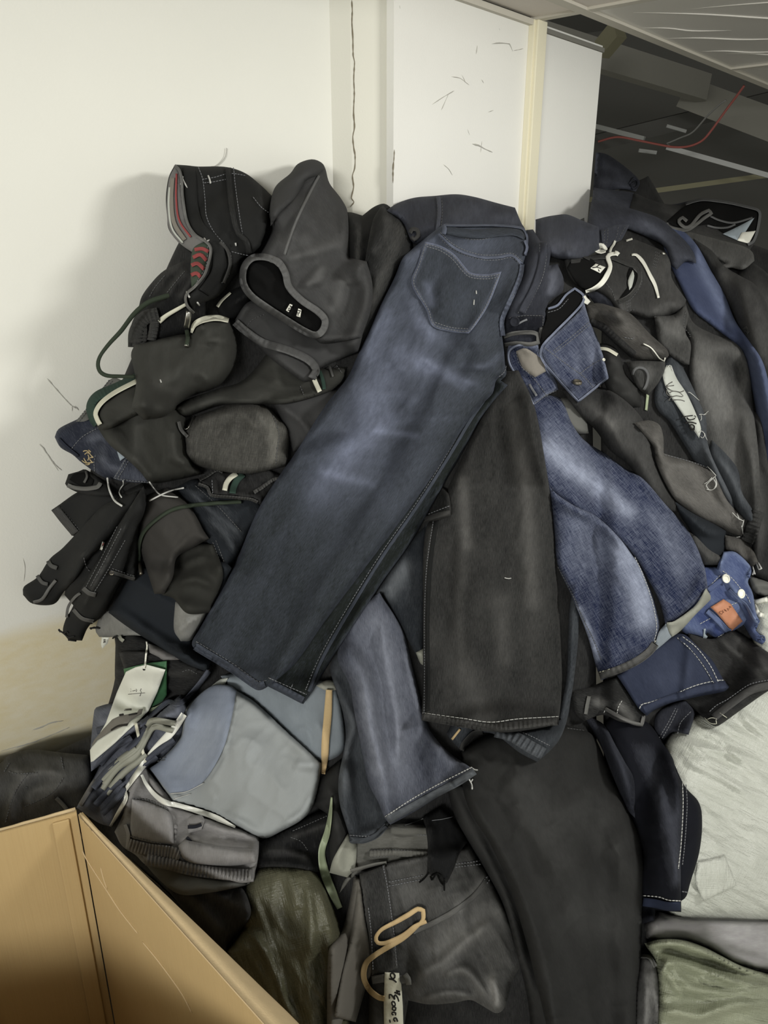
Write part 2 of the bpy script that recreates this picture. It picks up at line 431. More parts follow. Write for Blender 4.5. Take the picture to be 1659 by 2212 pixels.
    o_top = lambda pp: base(pp)+shape(pp)[0]
    TOP[o.name] = o_top; LAST = o
    return o
TOP = {}
def surf_h(p, on=None, r=3):
    p = np.atleast_2d(p)
    if on is not None and on.name in TOP: return TOP[on.name](p)
    h = samp(HG, p)
    for dx, dy in ((r, 0), (-r, 0), (0, r), (0, -r)): h = np.maximum(h, samp(HG, p+(dx, dy)))
    return h
def frames(Wp):
    t = np.gradient(Wp, axis=0) if len(Wp) > 2 else np.repeat((Wp[1]-Wp[0])[None], len(Wp), 0)
    t /= np.linalg.norm(t, axis=1)[:, None]+1e-12
    v = np.array([0, 0, CAMZ])-Wp; v /= np.linalg.norm(v, axis=1)[:, None]
    s = np.cross(t, v); s /= np.linalg.norm(s, axis=1)[:, None]+1e-12
    nn = np.cross(s, t); return t, s, nn
def smooth1(a, k):
    for _ in range(k):
        b = a.copy(); b[1:-1] = (a[:-2]+2*a[1:-1]+a[2:])/4; a = b
    return a
def tube_mesh(Wp, r, sides=6):
    t, s, nn = frames(Wp); k = len(Wp); r = np.broadcast_to(r, (k,))
    V = []; Fc = []
    for j in range(sides):
        a = 2*math.pi*j/sides; V.append(Wp+(math.cos(a)*s+math.sin(a)*nn)*r[:, None])
    V = np.stack(V, 1).reshape(-1, 3)
    for i in range(k-1):
        for j in range(sides):
            j2 = (j+1) % sides; Fc.append([i*sides+j, i*sides+j2, (i+1)*sides+j2, (i+1)*sides+j])
    Fc.append(list(range(sides))[::-1]); Fc.append([(k-1)*sides+j for j in range(sides)])
    return V, Fc
def line_pts(pts, off, hs=None, on=None, step=5, sm=2, smoothc=True):
    pl = cat_rom(pts, False, step, 75 if smoothc else -1)
    if hs is not None:
        t = np.linspace(0, 1, len(pl)); h = np.interp(t, np.linspace(0, 1, len(hs)), hs)
    else: h = smooth1(surf_h(pl, on), sm)+off
    return pl, h
def tube(name, pts, r, mat, parent=None, tg=None, off=None, hs=None, on=None, step=5, sides=6, smoothc=True):
    pl, h = line_pts(pts, r*.8 if off is None else off, hs, on, step, 2, smoothc)
    V, Fc = tube_mesh(pos(pl, h), r, sides)
    o = mk(name, V, Fc, mat, parent)
    return tag(o, *tg) if tg else o
def stitch(parent, lines, mat='thread', r=.0007, dash=(4.5, 2), on=None, name='stitching', off=.0004):
    """rows of sewing thread: short real stitches lying on the cloth, one part for the whole of a garment"""
    V, Fc, n0 = [], [], 0
    for pts in lines:
        pl = cat_rom(pts, False, 2.5, 60)
        h = smooth1(surf_h(pl, on or parent, 2), 2)+off
        Wp = pos(pl, h); L = np.concatenate([[0], np.cumsum(np.sqrt(((pl[1:]-pl[:-1])**2).sum(1)))])
        s = 0.0
        while s < L[-1]-1:
            e = min(L[-1], s+(dash[0] if dash else L[-1]))
            tt = np.linspace(s, e, max(2, int((e-s)/4)+1))
            q = np.stack([np.interp(tt, L, Wp[:, c]) for c in range(3)], 1)
            v, f = tube_mesh(q, r, 4); V.append(v); Fc += [[i+n0 for i in g] for g in f]; n0 += len(v)
            s = e+(dash[1] if dash else 1e9)
    o = mk(name, np.concatenate(V), Fc, mat, parent); o['kind'] = 'stuff'
    return o
def ribbon(name, pts, width, mat, parent=None, tg=None, thick=.0022, off=.0008, hs=None, on=None, step=5, taper=None, crown=.3, ribs=None, twist=None, wear=0.0, raise_h=False):
    """a flat band of cloth, tape or plastic with its own thickness; width in pixels (number, or one per control point)"""
    if ribs: step = min(step, max(1.6, ribs[1]/5))
    pl = cat_rom(pts, False, step, 75); k = len(pl)
    w = np.interp(np.linspace(0, 1, k), np.linspace(0, 1, len(width)), width) if hasattr(width, '__len__') else np.full(k, float(width))
    t = np.gradient(pl, axis=0); t /= np.linalg.norm(t, axis=1)[:, None]+1e-9; nrm = np.stack([-t[:, 1], t[:, 0]], 1)
    if hs is not None: hc = np.interp(np.linspace(0, 1, k), np.linspace(0, 1, len(hs)), hs); cols = [hc]*5
    else: cols = None
    prof = [(-.5, 0), (-.25, crown*.75), (0, crown), (.25, crown*.75), (.5, 0)]
    rows = []
    for j, (u, c) in enumerate(prof):
        q = pl+nrm*(u*w)[:, None]
        h = cols[j] if cols else smooth1(surf_h(q, on, 2), 2)+off
        hh = h+thick*(1+c)
        if twist is not None: hh = hh+u*w/F*1.3*np.interp(np.linspace(0, 1, k), np.linspace(0, 1, len(twist)), twist)
        if ribs: hh = hh+ribs[0]*np.sin(np.arange(k)*step*2*math.pi/ribs[1]+3*vnoise(np.arange(k)*step*.026, np.full(k, 2.2)))*(1-abs(u)*.8)
        rows.append((q, hh))
    hl = rows[0][1]-thick*.95; hr = rows[4][1]-thick*.95
    rows += [(rows[4][0], hr), (rows[0][0], hl)]
    m = len(rows); V = np.stack([pos(q, h) for q, h in rows], 1).reshape(-1, 3); Fc = []
    for i in range(k-1):
        for j in range(m):
            j2 = (j+1) % m; Fc.append([i*m+j, (i+1)*m+j, (i+1)*m+j2, i*m+j2])
    Fc.append([j for j in range(m)]); Fc.append([(k-1)*m+j for j in range(m)][::-1])
    mm = float(d0(pl).mean())/F; L = np.arange(k)*step*mm
    uv = np.array([[(prof+[(.5, 0), (-.5, 0)])[j][0]*w[i]*mm, L[i]] for i in range(k) for j in range(m)])
    o = mk(name, V, Fc, mat, parent, uv, np.full(len(V), wear))
    if raise_h:
        d = seg_dist(GP, pl[:-1], pl[1:])[0].reshape(GH, GW); ww = float(w.mean())/2
        hm = float(np.mean(thick))*1.2; HG[d < ww] += hm
    return tag(o, *tg) if tg else o
def blob_disc(name, c, rpx, mat, parent=None, th=.003, tilt=(0, 0), ring=False, on=None, asp=1.0, rot=0, off=.001):
    """a button / rivet / eyelet: a turned disc with a raised rim facing out of the cloth"""
    c = np.asarray(c, float); h = float(surf_h(c, on, 3)[0])+off; w = pos([c], h)[0]
    e = 6.0; wx = pos([c+(e, 0)], surf_h(c+(e, 0), on)+off)[0]-w; wy = pos([c+(0, e)], surf_h(c+(0, e), on)+off)[0]-w
    v = np.array([0, 0, CAMZ])-w; v /= np.linalg.norm(v)
    x = wx-v*(wx@v)*.6; x /= np.linalg.norm(x); y = wy-x*(wy@x); y /= np.linalg.norm(y); nn = np.cross(y, x); nn = nn if nn@v > 0 else -nn
    R = rpx*float(d0([c])[0])/F
    prof = [(1, 0), (1.0, .7), (.92, 1), (.8, 1), (.72, .65), (.3, .6), (.0, .7)] if not ring else [(1, 0), (1, .8), (.85, 1), (.62, .8), (.58, 0)]
    k = 20; V = []; Fc = []
    cr, sr = math.cos(rot), math.sin(rot)
    for (pr, ph) in prof:
        for j in range(k):
            a = 2*math.pi*j/k; u, q = pr*R*math.cos(a), pr*R*asp*math.sin(a)
            V.append(w+x*(u*cr-q*sr)+y*(u*sr+q*cr)+nn*ph*th)
    for i in range(len(prof)-1):
        for j in range(k): Fc.append([i*k+j, i*k+(j+1) % k, (i+1)*k+(j+1) % k, (i+1)*k+j])
    return mk(name, V, Fc, mat, parent)
def strokes(name, lines, mat, parent, r=.0009, on=None, off=.0003):
    return stitch(parent, lines, mat, r, None, on, name, off)
def box(name, c, ax, half, mat, parent=None, tg=None, bevel=0):
    """an oriented box: centre, three axis vectors, half sizes"""
    c = np.array(c, float); ax = [np.array(a, float)/np.linalg.norm(a) for a in ax]
    V = [c+ax[0]*half[0]*i+ax[1]*half[1]*j+ax[2]*half[2]*k for i in (-1, 1) for j in (-1, 1) for k in (-1, 1)]
    Fc = [[0, 1, 3, 2], [4, 6, 7, 5], [0, 4, 5, 1], [2, 3, 7, 6], [0, 2, 6, 4], [1, 5, 7, 3]]
    if np.dot(np.cross(ax[0], ax[1]), ax[2]) < 0: Fc = [f[::-1] for f in Fc]
    o = mk(name, V, Fc, mat, parent, smooth=False)
    if bevel:
        b = o.modifiers.new('bevel', 'BEVEL'); b.width = bevel; b.segments = 2
    return tag(o, *tg) if tg else o
# ------------------------------------------------------------------ the setting
def wallmat(name, col, stain=False, warm=(218, 202, 150), g=1.0):
    t = NT(name); geo = t.n('ShaderNodeNewGeometry').outputs['Position']
    n1 = t.noise(geo, (5, 5, 5), 4, .55); n2 = t.noise(geo, (26, 26, 60), 4, .6); n3 = t.noise(geo, (260, 260, 260), 2)
    c = t.mix(t.math('MULTIPLY', n1, .55), rgba(col, g), tuple(v*.92 for v in rgba(col, g)[:3])+(1,))
    if stain:
        sx = t.n('ShaderNodeSeparateXYZ'); t.l(geo, sx.inputs[0])
        zz = t.math('ADD', sx.outputs[2], t.math('MULTIPLY', t.math('SUBTRACT', n2, .5), .03))
        m = t.n('ShaderNodeMapRange', interpolation_type='SMOOTHSTEP'); t.l(zz, m.inputs[0]); m.inputs[1].default_value = 1.035; m.inputs[2].default_value = .995
        f = t.math('MULTIPLY', m.outputs[0], t.math('ADD', .35, t.math('MULTIPLY', n2, .9)), True)
        c = t.mix(f, c, rgba(warm, g))
    t.l(c, t.b.inputs['Base Color']); t.b.inputs['Roughness'].default_value = .8; t.b.inputs['Specular IOR Level'].default_value = .2
    t.bump(t.math('ADD', t.math('MULTIPLY', n3, .3), n1), .25, .003); return t.m
M['wall'] = wallmat('painted plaster wall', (229, 228, 216), True)
M['pilaster'] = wallmat('beige plaster', (222, 220, 204))
M['panel'] = wallmat('white board', (233, 232, 224))
M['trimwood'] = wallmat('cream painted wood', (232, 224, 188))
M['ceil'] = wallmat('grey ceiling board', (222, 212, 200), g=1.0)
M['ceilgrid'] = plain('painted ceiling rail', (190, 184, 168), .6, .3)
M['foil'] = woven('dull plastic ceiling film', (238, 234, 222), (212, 208, 198), rough=.3, g=1.0)
M['dark'] = plain('bay shade grey', (84, 83, 79), .9, .1)  # dark tone stands in for the missing light in the bay
M['beam'] = plain('dusty grey beam', (122, 120, 110), .9, .1)
M['steel'] = plain('galvanised steel', (128, 130, 126), .45, .5)
M['olivepaint'] = plain('olive painted timber', (112, 108, 78), .8, .2)
M['redwire'] = plain('red cable', (140, 62, 52), .5, .3)
M['greywire'] = plain('grey cable', (110, 110, 106), .5, .3)
M['crack'] = plain('dark crack', (120, 110, 86), .95, .05)
M['scuff'] = plain('grey scuff', (168, 166, 156), .95, .05)
M['floor'] = plain('grey concrete floor', (176, 172, 160), .85, .2)
M['card'] = None
def cardboard(name, g=1.0):
    t = NT(name); tc = t.n('ShaderNodeTexCoord').outputs['Object']
    a = t.noise(tc, (420, 420, 3), 2, .6); b = t.noise(tc, (12, 12, 6), 4, .6)
    f = t.math('ADD', t.math('MULTIPLY', a, .45), t.math('MULTIPLY', b, .5))
    t.l(t.mix(f, rgba((212, 176, 96), g*.93), rgba((192, 155, 78), g*.93)), t.b.inputs['Base Color'])
    t.b.inputs['Roughness'].default_value = .75; t.b.inputs['Specular IOR Level'].default_value = .25
    t.bump(a, .25, .0015); return t.m
M['card'] = cardboard('brown corrugated cardboard'); M['cardedge'] = plain('pale worn cardboard', (216, 184, 122), .85, .15, bump=.4, var=.12, g=1.05)
def struct(o): o['kind'] = 'structure'; return o
Z3 = lambda v, z=0: np.array([v[0], v[1], z])
wn = np.array([WLd[1], -WLd[0]])            # left wall normal, into the room
A3, N3 = Z3(WLd), Z3(wn)
L_ = 2.2
struct(box('wall_left', Z3(WL0, 1.5)-A3*L_/2-N3*.05+A3*.0, (A3, N3, (0, 0, 1)), (L_/2, .05, 1.5), 'wall'))
# chamfer and pilaster between the wall and the board
q0 = WL0; q1 = np.array([-.065, 1.706]); q2 = np.array([.030, 1.714])
def slab(name, a, b, th, z0, z1, mat, parent=None):
    a, b = np.asarray(a, float), np.asarray(b, float); d = (b-a)/np.linalg.norm(b-a); n = np.array([d[1], -d[0]])
    c = (a+b)/2-n*th/2
    return box(name, Z3(c, (z0+z1)/2), (Z3(d), Z3(n), (0, 0, 1)), (np.linalg.norm(b-a)/2, th/2, (z1-z0)/2), mat, parent)
struct(slab('trim_1', q0-.002*WLd, q1, .03, 0, 3, 'pilaster'))
pil = struct(slab('wall_corner', q1, q2, .05, 0, 3, 'pilaster'))
E1, E2 = Z3(e1), Z3(e2)
tp = PN0+e1*.493; te = PN0+e1*.852
pan = struct(slab('wall_partition', PN0, te, .018, 0, ZC, 'panel'))
struct(box('trim_2', Z3(PN0+e1*.506+e2*.011, ZC/2), (E1, E2, (0, 0, 1)), (.0205, .011, ZC/2), 'trimwood', bevel=.002))
struct(box('trim_3', Z3(PN0+e1*.486+e2*.007, ZC/2), (E1, E2, (0, 0, 1)), (.006, .007, ZC/2), 'trimwood', bevel=.001))
struct(slab('trim_4', PN0+e1*.52+e2*.006, te+e2*.006, .03, ZC-.016, ZC-.006, 'beam'))
struct(slab('trim_5', PN0-e1*.9+e2*.012, PN0+e1*.48+e2*.012, .012, ZC-.012, ZC, 'ceilgrid'))
# plaster cracks and scuffs are fine relief of the walls
def on_plane(pts, q, dr, off):
    d = plane_d(pts, q, dr); w = world(pts, d); return w+Z3((dr[1], -dr[0]))*off
def wall_line(name, pts, q, dr, r, mat, parent, smoothc=True):
    pl = cat_rom(pts, False, 6, 75 if smoothc else -1); Wp = on_plane(pl, q, dr, .0002)
    rr = r*(.6+.8*np.random.RandomState(len(pl)).rand(len(pl))); rr[0] = rr[-1] = r*.15
    V, Fc = tube_mesh(Wp, rr, 5); return mk(name, V, Fc, mat, parent)
_pd = (q2-q1)/np.linalg.norm(q2-q1)
wall_line('crack', P('K', '272,0 275,60 273,120 278,200 280,300 287,330 283,420 286,500 282,600 287,680 278,730 283,790 290,830 288,900 276,940 282,1000 270,1060 284,1080 262,1110'), q1, _pd, .0013, 'crack', pil)
wall_line('crack', P('K', '499,800 497,850 493,900 492,980'), PN0, e1, .0014, 'crack', pan)
for s, r in (('1020,235 1060,230 1115,236 1125,255 1132,275', .0012), ('1135,272 1190,260', .0006), ('943,243 936,290', .0011), ('915,770 950,778 980,795 1025,815', .0016),
             ('968,755 960,815', .0008), ('762,880 790,905 810,938', .0008), ('805,410 850,418 880,440 900,455', .0009), ('860,400 880,440', .0006), ('700,560 760,520 820,485', .0007),
             ('750,590 790,500', .0006), ('1000,600 1030,590', .0008), ('890,690 902,722', .0006), ('965,425 978,445', .0009), ('1060,150 1064,162', .001), ('527,30 530,45', .002)):
    wall_line('scuff', P('K', s), PN0, e1, r, 'scuff', pan)
wl = bpy.data.objects['wall_left']
for s, r in (('240,40 300,110 350,165 372,185', .0009), ('365,190 385,185 404,205', .001), ('370,210 368,180 390,195', .0009), ('200,378 225,400 250,440 290,490 318,512', .0009), ('205,375 235,420 265,465 300,515', .0007),
             ('118,960 128,1010 122,1080', .0006)):
    wall_line('scuff', P('B', s), WL0, WLd, r, 'scuff', wl)
for s, r in (('150,605 200,588 240,570 300,560', .0012), ('70,690 160,660 260,620 330,590', .0008), ('0,705 90,680 180,655', .0008)):
    wall_line('scuff', P('F', s), WL0, WLd, r, 'scuff', wl)
th = np.array(P('K', '10,10 10,11')); 
tl = cat_rom(P('A', '800,0 797,30 790,50 770,75 745,92 722,95'), False, 5); V, Fc = tube_mesh(on_plane(tl, WL0, WLd, .004), .0007, 5)
tag(mk('loose_thread', V, Fc, 'scuff'), 'thin grey thread stuck on the white wall above the striped waistband jeans', 'thread')
# ceiling: rails, boards, film, the open bay
def ceil_pt(u, v): return PN0+e1*(.493+u)+e2*v      # u along the partition from the cream post, v out into the room
def ceil_box(name, u0, u1, v0, v1, z0, z1, mat, parent=None):
    c = ceil_pt((u0+u1)/2, (v0+v1)/2); return box(name, Z3(c, (z0+z1)/2), (E1, E2, (0, 0, 1)), ((u1-u0)/2, (v1-v0)/2, (z1-z0)/2), mat, parent)
ce = bpy.data.objects.new('ceiling', None); COL.objects.link(ce); ce.location = tuple(Z3(ceil_pt(0, 0), ZC)); ORG['ceiling'] = np.array(Z3(ceil_pt(0, 0), ZC)); struct(ce)
def ce_part(o): return o
us = [-1.5, -.9, 0, .93, 1.86, 2.8]; vs = [.131, .731, 1.331]
for i in range(len(us)-1):
    for j in range(len(vs)-1):
        film_ = us[i] >= 0
        ceil_box('ceiling_board', us[i]+.012, us[i+1]-.012, vs[j]+.012, vs[j+1]-.012, ZC+.004, ZC+.014, 'foil' if film_ else 'ceil', ce)
ceil_box('ceiling_board', -1.5, -.912, .006, .119, ZC+.004, ZC+.014, 'ceil', ce); ceil_box('ceiling_board', -.888, -.012, .006, .119, ZC+.004, ZC+.014, 'ceil', ce)
for v in vs: ceil_box('ceiling_rail', -1.5, 2.8, v-.014, v+.014, ZC-.002, ZC+.004, 'ceilgrid', ce)
for u in us[:-1]: ceil_box('ceiling_rail', u-.012, u+.012, .004 if u <= 0 else .131, 1.331, ZC-.0015, ZC+.0045, 'ceilgrid', ce)
# wrinkles of the film that sags under the ceiling boards
fo = []
for (a, b, c, d, h) in ((.10, .20, .55, .60, .012), (.25, .15, .42, .30, .01), (.40, .15, .62, .40, .012), (.62, .16, .78, .34, .012), (.70, .2, .84, .36, .01), (.3, .45, .9, .5, .008), (.5, .6, .9, .66, .008), (.15, .3, .3, .7, .008), (1.0, .2, 1.5, .5, .012), (1.05, .4, 1.6, .6, .01)):
    t_ = np.linspace(0, 1, 12); q = np.array([Z3(ceil_pt(a+(c-a)*s, b+(d-b)*s+.012*math.sin(7*s)), ZC+.004) for s in t_])
    rr = h*np.sin(np.pi*np.clip(t_, .03, .97))*.22
    V, Fc = tube_mesh(q, rr, 8); mk('film_wrinkle', V, Fc, 'foil', ce)
struct(box('ceiling_slab', (1.2, 2.6, 3.0), ((1, 0, 0), (0, 1, 0), (0, 0, 1)), (4, 4, .05), 'dark'))
struct(box('floor', (0, 1.5, -.03), ((1, 0, 0), (0, 1, 0), (0, 0, 1)), (4, 4, .03), 'floor'))
struct(box('wall_back', (2.6, 5.2, 1.5), ((.8, -.6, 0), (.6, .8, 0), (0, 0, 1)), (3.5, .05, 1.5), 'dark'))
def bar(name, pa, da, pb, db, h, th, mat, label, cat, group=None, ea=0, eb=0):
    a = world([pa], da)[0]; b = world([pb], db)[0]; a, b = a-(b-a)*ea, b+(b-a)*eb; d = b-a; up = np.array([0, 0, 1.]); n = np.cross(d, up)
    return box(name, (a+b)/2, (d, n, np.cross(n, d)), (np.linalg.norm(d)/2, th/2, h/2), mat, None, (label, cat, group))
bar('roof_beam', (1285, 118), 3.0, (1520, 190), 3.3, .10, .06, 'beam', 'dusty grey beam in the dark bay just right of the white board', 'beam', ea=.5)
bar('roof_beam', (1480, 200), 3.4, (1720, 290), 3.2, .12, .06, 'beam', 'dusty grey beam end near the right edge under the ceiling rail', 'beam', eb=3)
bar('roof_beam', (1340, 295), 3.6, (1600, 230), 3.9, .07, .05, 'dark', 'dark cross beam rising to the right behind the red cable', 'beam', ea=.5, eb=2)
bar('metal_rail', (1440, 318), 3.1, (1720, 396), 3.0, .018, .018, 'steel', 'thin pale metal rail sloping down right below the red cable', 'rail', eb=4)
bar('metal_rail', (1284, 272), 3.3, (1392, 300), 3.2, .018, .018, 'steel', 'short bright metal rail beside the edge of the white board', 'rail', ea=.8)
bar('timber_batten', (1370, 418), 3.3, (1720, 370), 3.3, .02, .02, 'olivepaint', 'thin olive batten crossing the dark bay above the open jeans waistband', 'batten', ea=.4, eb=3)
bar('timber_stub', (1300, 108), 2.50, (1338, 62), 2.42, .06, .04, 'olivepaint', 'olive timber stub on the top corner of the white board', 'timber')
bar('metal_strip', (1440, 272), 3.3, (1482, 284), 3.3, .012, .01, 'steel', 'short bright metal strip left of the hanging cables', 'metal strip')
bar('metal_strip', (1380, 325), 3.3, (1418, 330), 3.3, .014, .01, 'steel', 'small bright metal strip low in the dark bay under the red cable', 'metal strip')
bar('metal_strip', (1580, 247), 3.4, (1608, 252), 3.4, .012, .01, 'steel', 'small bright metal strip right of the hanging cables', 'metal strip')
def cable(name, pts, d, r, mat, label):
    pl = cat_rom(pts, False, 6); V, Fc = tube_mesh(world(pl, np.linspace(d[0], d[1], len(pl))), r, 6)
    return tag(mk(name, V, Fc, mat), label, 'cable')
cable('hanging_cable', P('I', '735,770 840,745 960,765 1070,787 1150,800 1230,795 1300,765 1350,710 1430,600 1490,520 1530,465'), (2.95, 2.6), .004, 'redwire', 'thin red cable looping down from the ceiling rail')
cable('hanging_cable', P('I', '1110,780 1180,750 1250,718 1330,630 1400,565 1430,545'), (2.95, 2.65), .003, 'greywire', 'thin grey cable hanging beside the red one')
# dust lumps on the open rail
for (x, y) in ((925, 165), (1010, 205)):
    pass

# ------------------------------------------------------------------ cardboard carton
zr = .887; K0 = np.array([-.48, .957]); lR = np.array([.712, -.702]); lL = np.array([-.915, -.403]); LR, LL = .66, .60
ct = bpy.data.objects.new('cardboard_carton', None); COL.objects.link(ct); ct.location = (K0[0], K0[1], 0); ORG['cardboard_carton'] = np.array([K0[0], K0[1], 0.])
tag(ct, 'large open brown cardboard carton in front of the clothes heap', 'box')
def ct_wall(name, a, b, z0, z1, side, th=.007, n=14, bulge=.012, mat='card'):
    a, b = np.asarray(a, float), np.asarray(b, float); d = (b-a)/np.linalg.norm(b-a); nn = np.array([d[1], -d[0]])*side
    V = []; Fc = []; m = 10
    for lay in (0, 1):
        for i in range(n+1):
            u = i/n
            for j in range(m+1):
                v = j/m; q = a+(b-a)*u + nn*(bulge*math.sin(math.pi*u)*math.sin(math.pi*(.25+.75*v))) + nn*th*lay
                V.append((q[0], q[1], z0+(z1-z0)*v))
    N = (n+1)*(m+1); ix = lambda l, i, j: l*N+i*(m+1)+j
    for i in range(n):
        for j in range(m):
            Fc.append([ix(0, i, j), ix(0, i+1, j), ix(0, i+1, j+1), ix(0, i, j+1)]); Fc.append([ix(1, i, j), ix(1, i, j+1), ix(1, i+1, j+1), ix(1, i+1, j)])
    for i in range(n):
        Fc.append([ix(0, i, m), ix(0, i+1, m), ix(1, i+1, m), ix(1, i, m)]); Fc.append([ix(0, i, 0), ix(1, i, 0), ix(1, i+1, 0), ix(0, i+1, 0)])
    for j in range(m):
        Fc.append([ix(0, 0, j), ix(0, 0, j+1), ix(1, 0, j+1), ix(1, 0, j)]); Fc.append([ix(0, n, j), ix(1, n, j), ix(1, n, j+1), ix(0, n, j+1)])
    return mk(name, V, Fc, mat, ct, smooth=False)
KR = K0+lR*LR; KL = K0+lL*LL; KF = KR+lL*LL
gap = lR*.006
ct_wall('side_panel', K0+gap, KR, .004, zr, -1); ct_wall('side_panel', K0, KL, .004, zr, 1)
ct_wall('side_panel', KR, KF, .004, zr+.06, -1, bulge=0); ct_wall('side_panel', KL, KF, .004, zr+.04, 1, bulge=0)  # near panels out of view, raised to throw shade into the carton
V = [(*K0, .006), (*KR, .006), (*KF, .006), (*KL, .006), (*K0, .012), (*KR, .012), (*KF, .012), (*KL, .012)]
mk('bottom_panel', V, [[0, 1, 2, 3], [4, 7, 6, 5], [0, 4, 5, 1], [1, 5, 6, 2], [2, 6, 7, 3], [3, 7, 4, 0]], 'card', ct, smooth=False)
# top flap of the right side, bent outwards and down, worn pale along the crease
def flap(name, a, d, L, nrm, w0, w1, drop, mat, n=40, seed=1):
    V = []; Fc = []; m = 6; rs = np.random.RandomState(seed); nz = np.convolve(rs.randn(n+9), np.ones(9)/9, 'valid')
    for lay in (0, 1):
        for i in range(n+1):
            u = i/n; w = w0+(w1-w0)*min(1, u*1.4)
            for j in range(m+1):
                v = j/m; q = a+d*L*u+nrm*(w*v)
                z = zr+.001 - drop*w*v*v*6 + .004*math.sin(v*math.pi)*(1+.6*nz[min(i, n-1)]) - lay*.005
                V.append((q[0], q[1], z+.0012*nz[min(i, n-1)]*v))
    N = (n+1)*(m+1); ix = lambda l, i, j: l*N+i*(m+1)+j
    for i in range(n):
        for j in range(m):
            Fc.append([ix(0, i, j), ix(0, i+1, j), ix(0, i+1, j+1), ix(0, i, j+1)]); Fc.append([ix(1, i, j), ix(1, i, j+1), ix(1, i+1, j+1), ix(1, i+1, j)])
    for i in range(n):
        for j in (0, m): Fc.append([ix(0, i, j), ix(0, i+1, j), ix(1, i+1, j), ix(1, i, j)])
    for j in range(m):
        for i in (0, n): Fc.append([ix(0, i, j), ix(0, i, j+1), ix(1, i, j+1), ix(1, i, j)])
    o = mk(name, V, Fc, mat, ct); bpy.context.view_layer.objects.active = o; return o
nR = np.array([.702, .712]); nL = np.array([-.403, .915])
o = flap('top_flap', K0+gap*1.5, lR, LR, nR, .006, .040, .12, 'cardedge'); o['label'] = 'pale worn top flap bent outwards'
o = flap('top_flap', K0-gap*.5, lL, LL, nL, .010, .022, .1, 'cardedge', seed=5); o['label'] = 'pale worn top flap bent outwards'
# glued corner tab, creases
def ct_strip(name, q, d, nn, u0, u1, z0, z1, th, mat):
    c = q+d*(u0+u1)/2+nn*(th/2+.0005)
    return box(name, (c[0], c[1], (z0+z1)/2), (Z3(d), Z3(nn), (0, 0, 1)), ((u1-u0)/2, th/2, (z1-z0)/2), mat, ct, bevel=.0015)
niL = np.array([.403, -.915]); niR = np.array([-.702, -.712])
ct_strip('glue_tab', K0, lL, niL, .012, .036, .02, zr-.006, .004, 'card')
ct_strip('crease', K0-niL*.0105*0, lL, niL, .172, .177, .02, zr-.05, .0015, 'cardedge')
def ct_scratch(s, k='J'):
    pl = cat_rom(P(k, s), False, 6); d = plane_d(pl, K0+gap+niR*.0, lR); w = world(pl, d)
    u = np.clip(((w[:, :2]-(K0+gap))@lR)/LR, 0, 1); w[:, :2] += niR*(.0006) - niR*0
    v = w[:, 2]/zr; bl = .012*np.sin(np.pi*u)*np.sin(np.pi*(.25+.75*np.clip(v, 0, 1))); w[:, :2] += -niR*(bl)[:, None]
    rr = np.full(len(pl), .0011); rr[0] = rr[-1] = .0002
    V, Fc = tube_mesh(w, rr, 5); mk('crease', V, Fc, 'cardedge', ct)
ct_scratch('415,285 430,340 470,410 545,530 600,620 650,690 700,755'); ct_scratch('720,795 780,870 850,965 920,1070 970,1170'); ct_scratch('515,410 530,470 548,525')
# ------------------------------------------------------------------ the heap: core first, then garments from the back to the front
core_a = P('W', '330,650 400,500 470,430 560,430 640,420 720,470 800,480 900,470 1010,455 1110,520 1200,500 1262,470 1275,700 1285,1200 1290,1700 1300,2460 620,2460 560,2250 420,2010 330,1900 170,1800 -150,1830 -180,1660 40,1650 215,1580 250,1450 230,1330 130,1270 170,1130 200,1000 240,880 290,760')
core_b = P('W', '1325,430 1400,380 1470,480 1600,520 1720,560 1780,900 1800,2460 1312,2460 1305,1700 1300,1200 1300,700')
for c_, l_ in ((core_b, 'dark tangle of crumpled clothes in the gaps on the right of the heap'), (core_a, 'dark tangle of crumpled clothes in the gaps on the left of the heap')):
    patch('clothes_mass', c_, 'black', tg=(l_, 'clothes', None, 'stuff'), thick=.02, edge=40, puff=.05, pe=110, wr=(.012, 120, 70), res=13, back=.20, stiff=2)

# the foot of the heap: the same tangle running on down to the floor below and beside the frame
sk_p = cat_rom(P('W', '150,1800 330,1905 430,2015 565,2250 625,2440 900,2452 1300,2455 1770,2450 1782,1900 1775,1300 1765,900 1710,570'), False, 34)
sk_w = pos(sk_p, -.02); n_ = len(sk_p); tt_ = np.linspace(0, 1, n_)[:, None]
od_ = np.stack([np.interp(tt_[:, 0], [0, .25, .34, .62, .7, 1], [.02, .02, .0, .15, .55, .75]), np.interp(tt_[:, 0], [0, .25, .34, .62, .7, 1], [.0, -.02, -.16, -.2, -.08, -.02])], 1)
rows_ = []
for k in range(9):
    v = k/8; q = sk_w.copy(); q[:, :2] += od_*(v**.8); q[:, 2] = sk_w[:, 2]*(1-v)**1.0 + .004
    lump = .035*np.sin(v*math.pi)*(vnoise(np.arange(n_)*.23+7, np.full(n_, k*.7))*2); q[:, 2] += np.maximum(lump, -q[:, 2]+.004); q[:, :2] += od_*lump[:, None]*2
    rows_.append(q)
SV = np.concatenate(rows_); SF = [[k*n_+i, k*n_+i+1, (k+1)*n_+i+1, (k+1)*n_+i] for k in range(8) for i in range(n_-1)]
tag(mk('clothes_mass', SV, SF, 'black', None, SV[:, [0, 2]], np.zeros(len(SV))), 'dark tangle of crumpled clothes at the foot of the heap down to the floor', 'clothes', None, 'stuff')

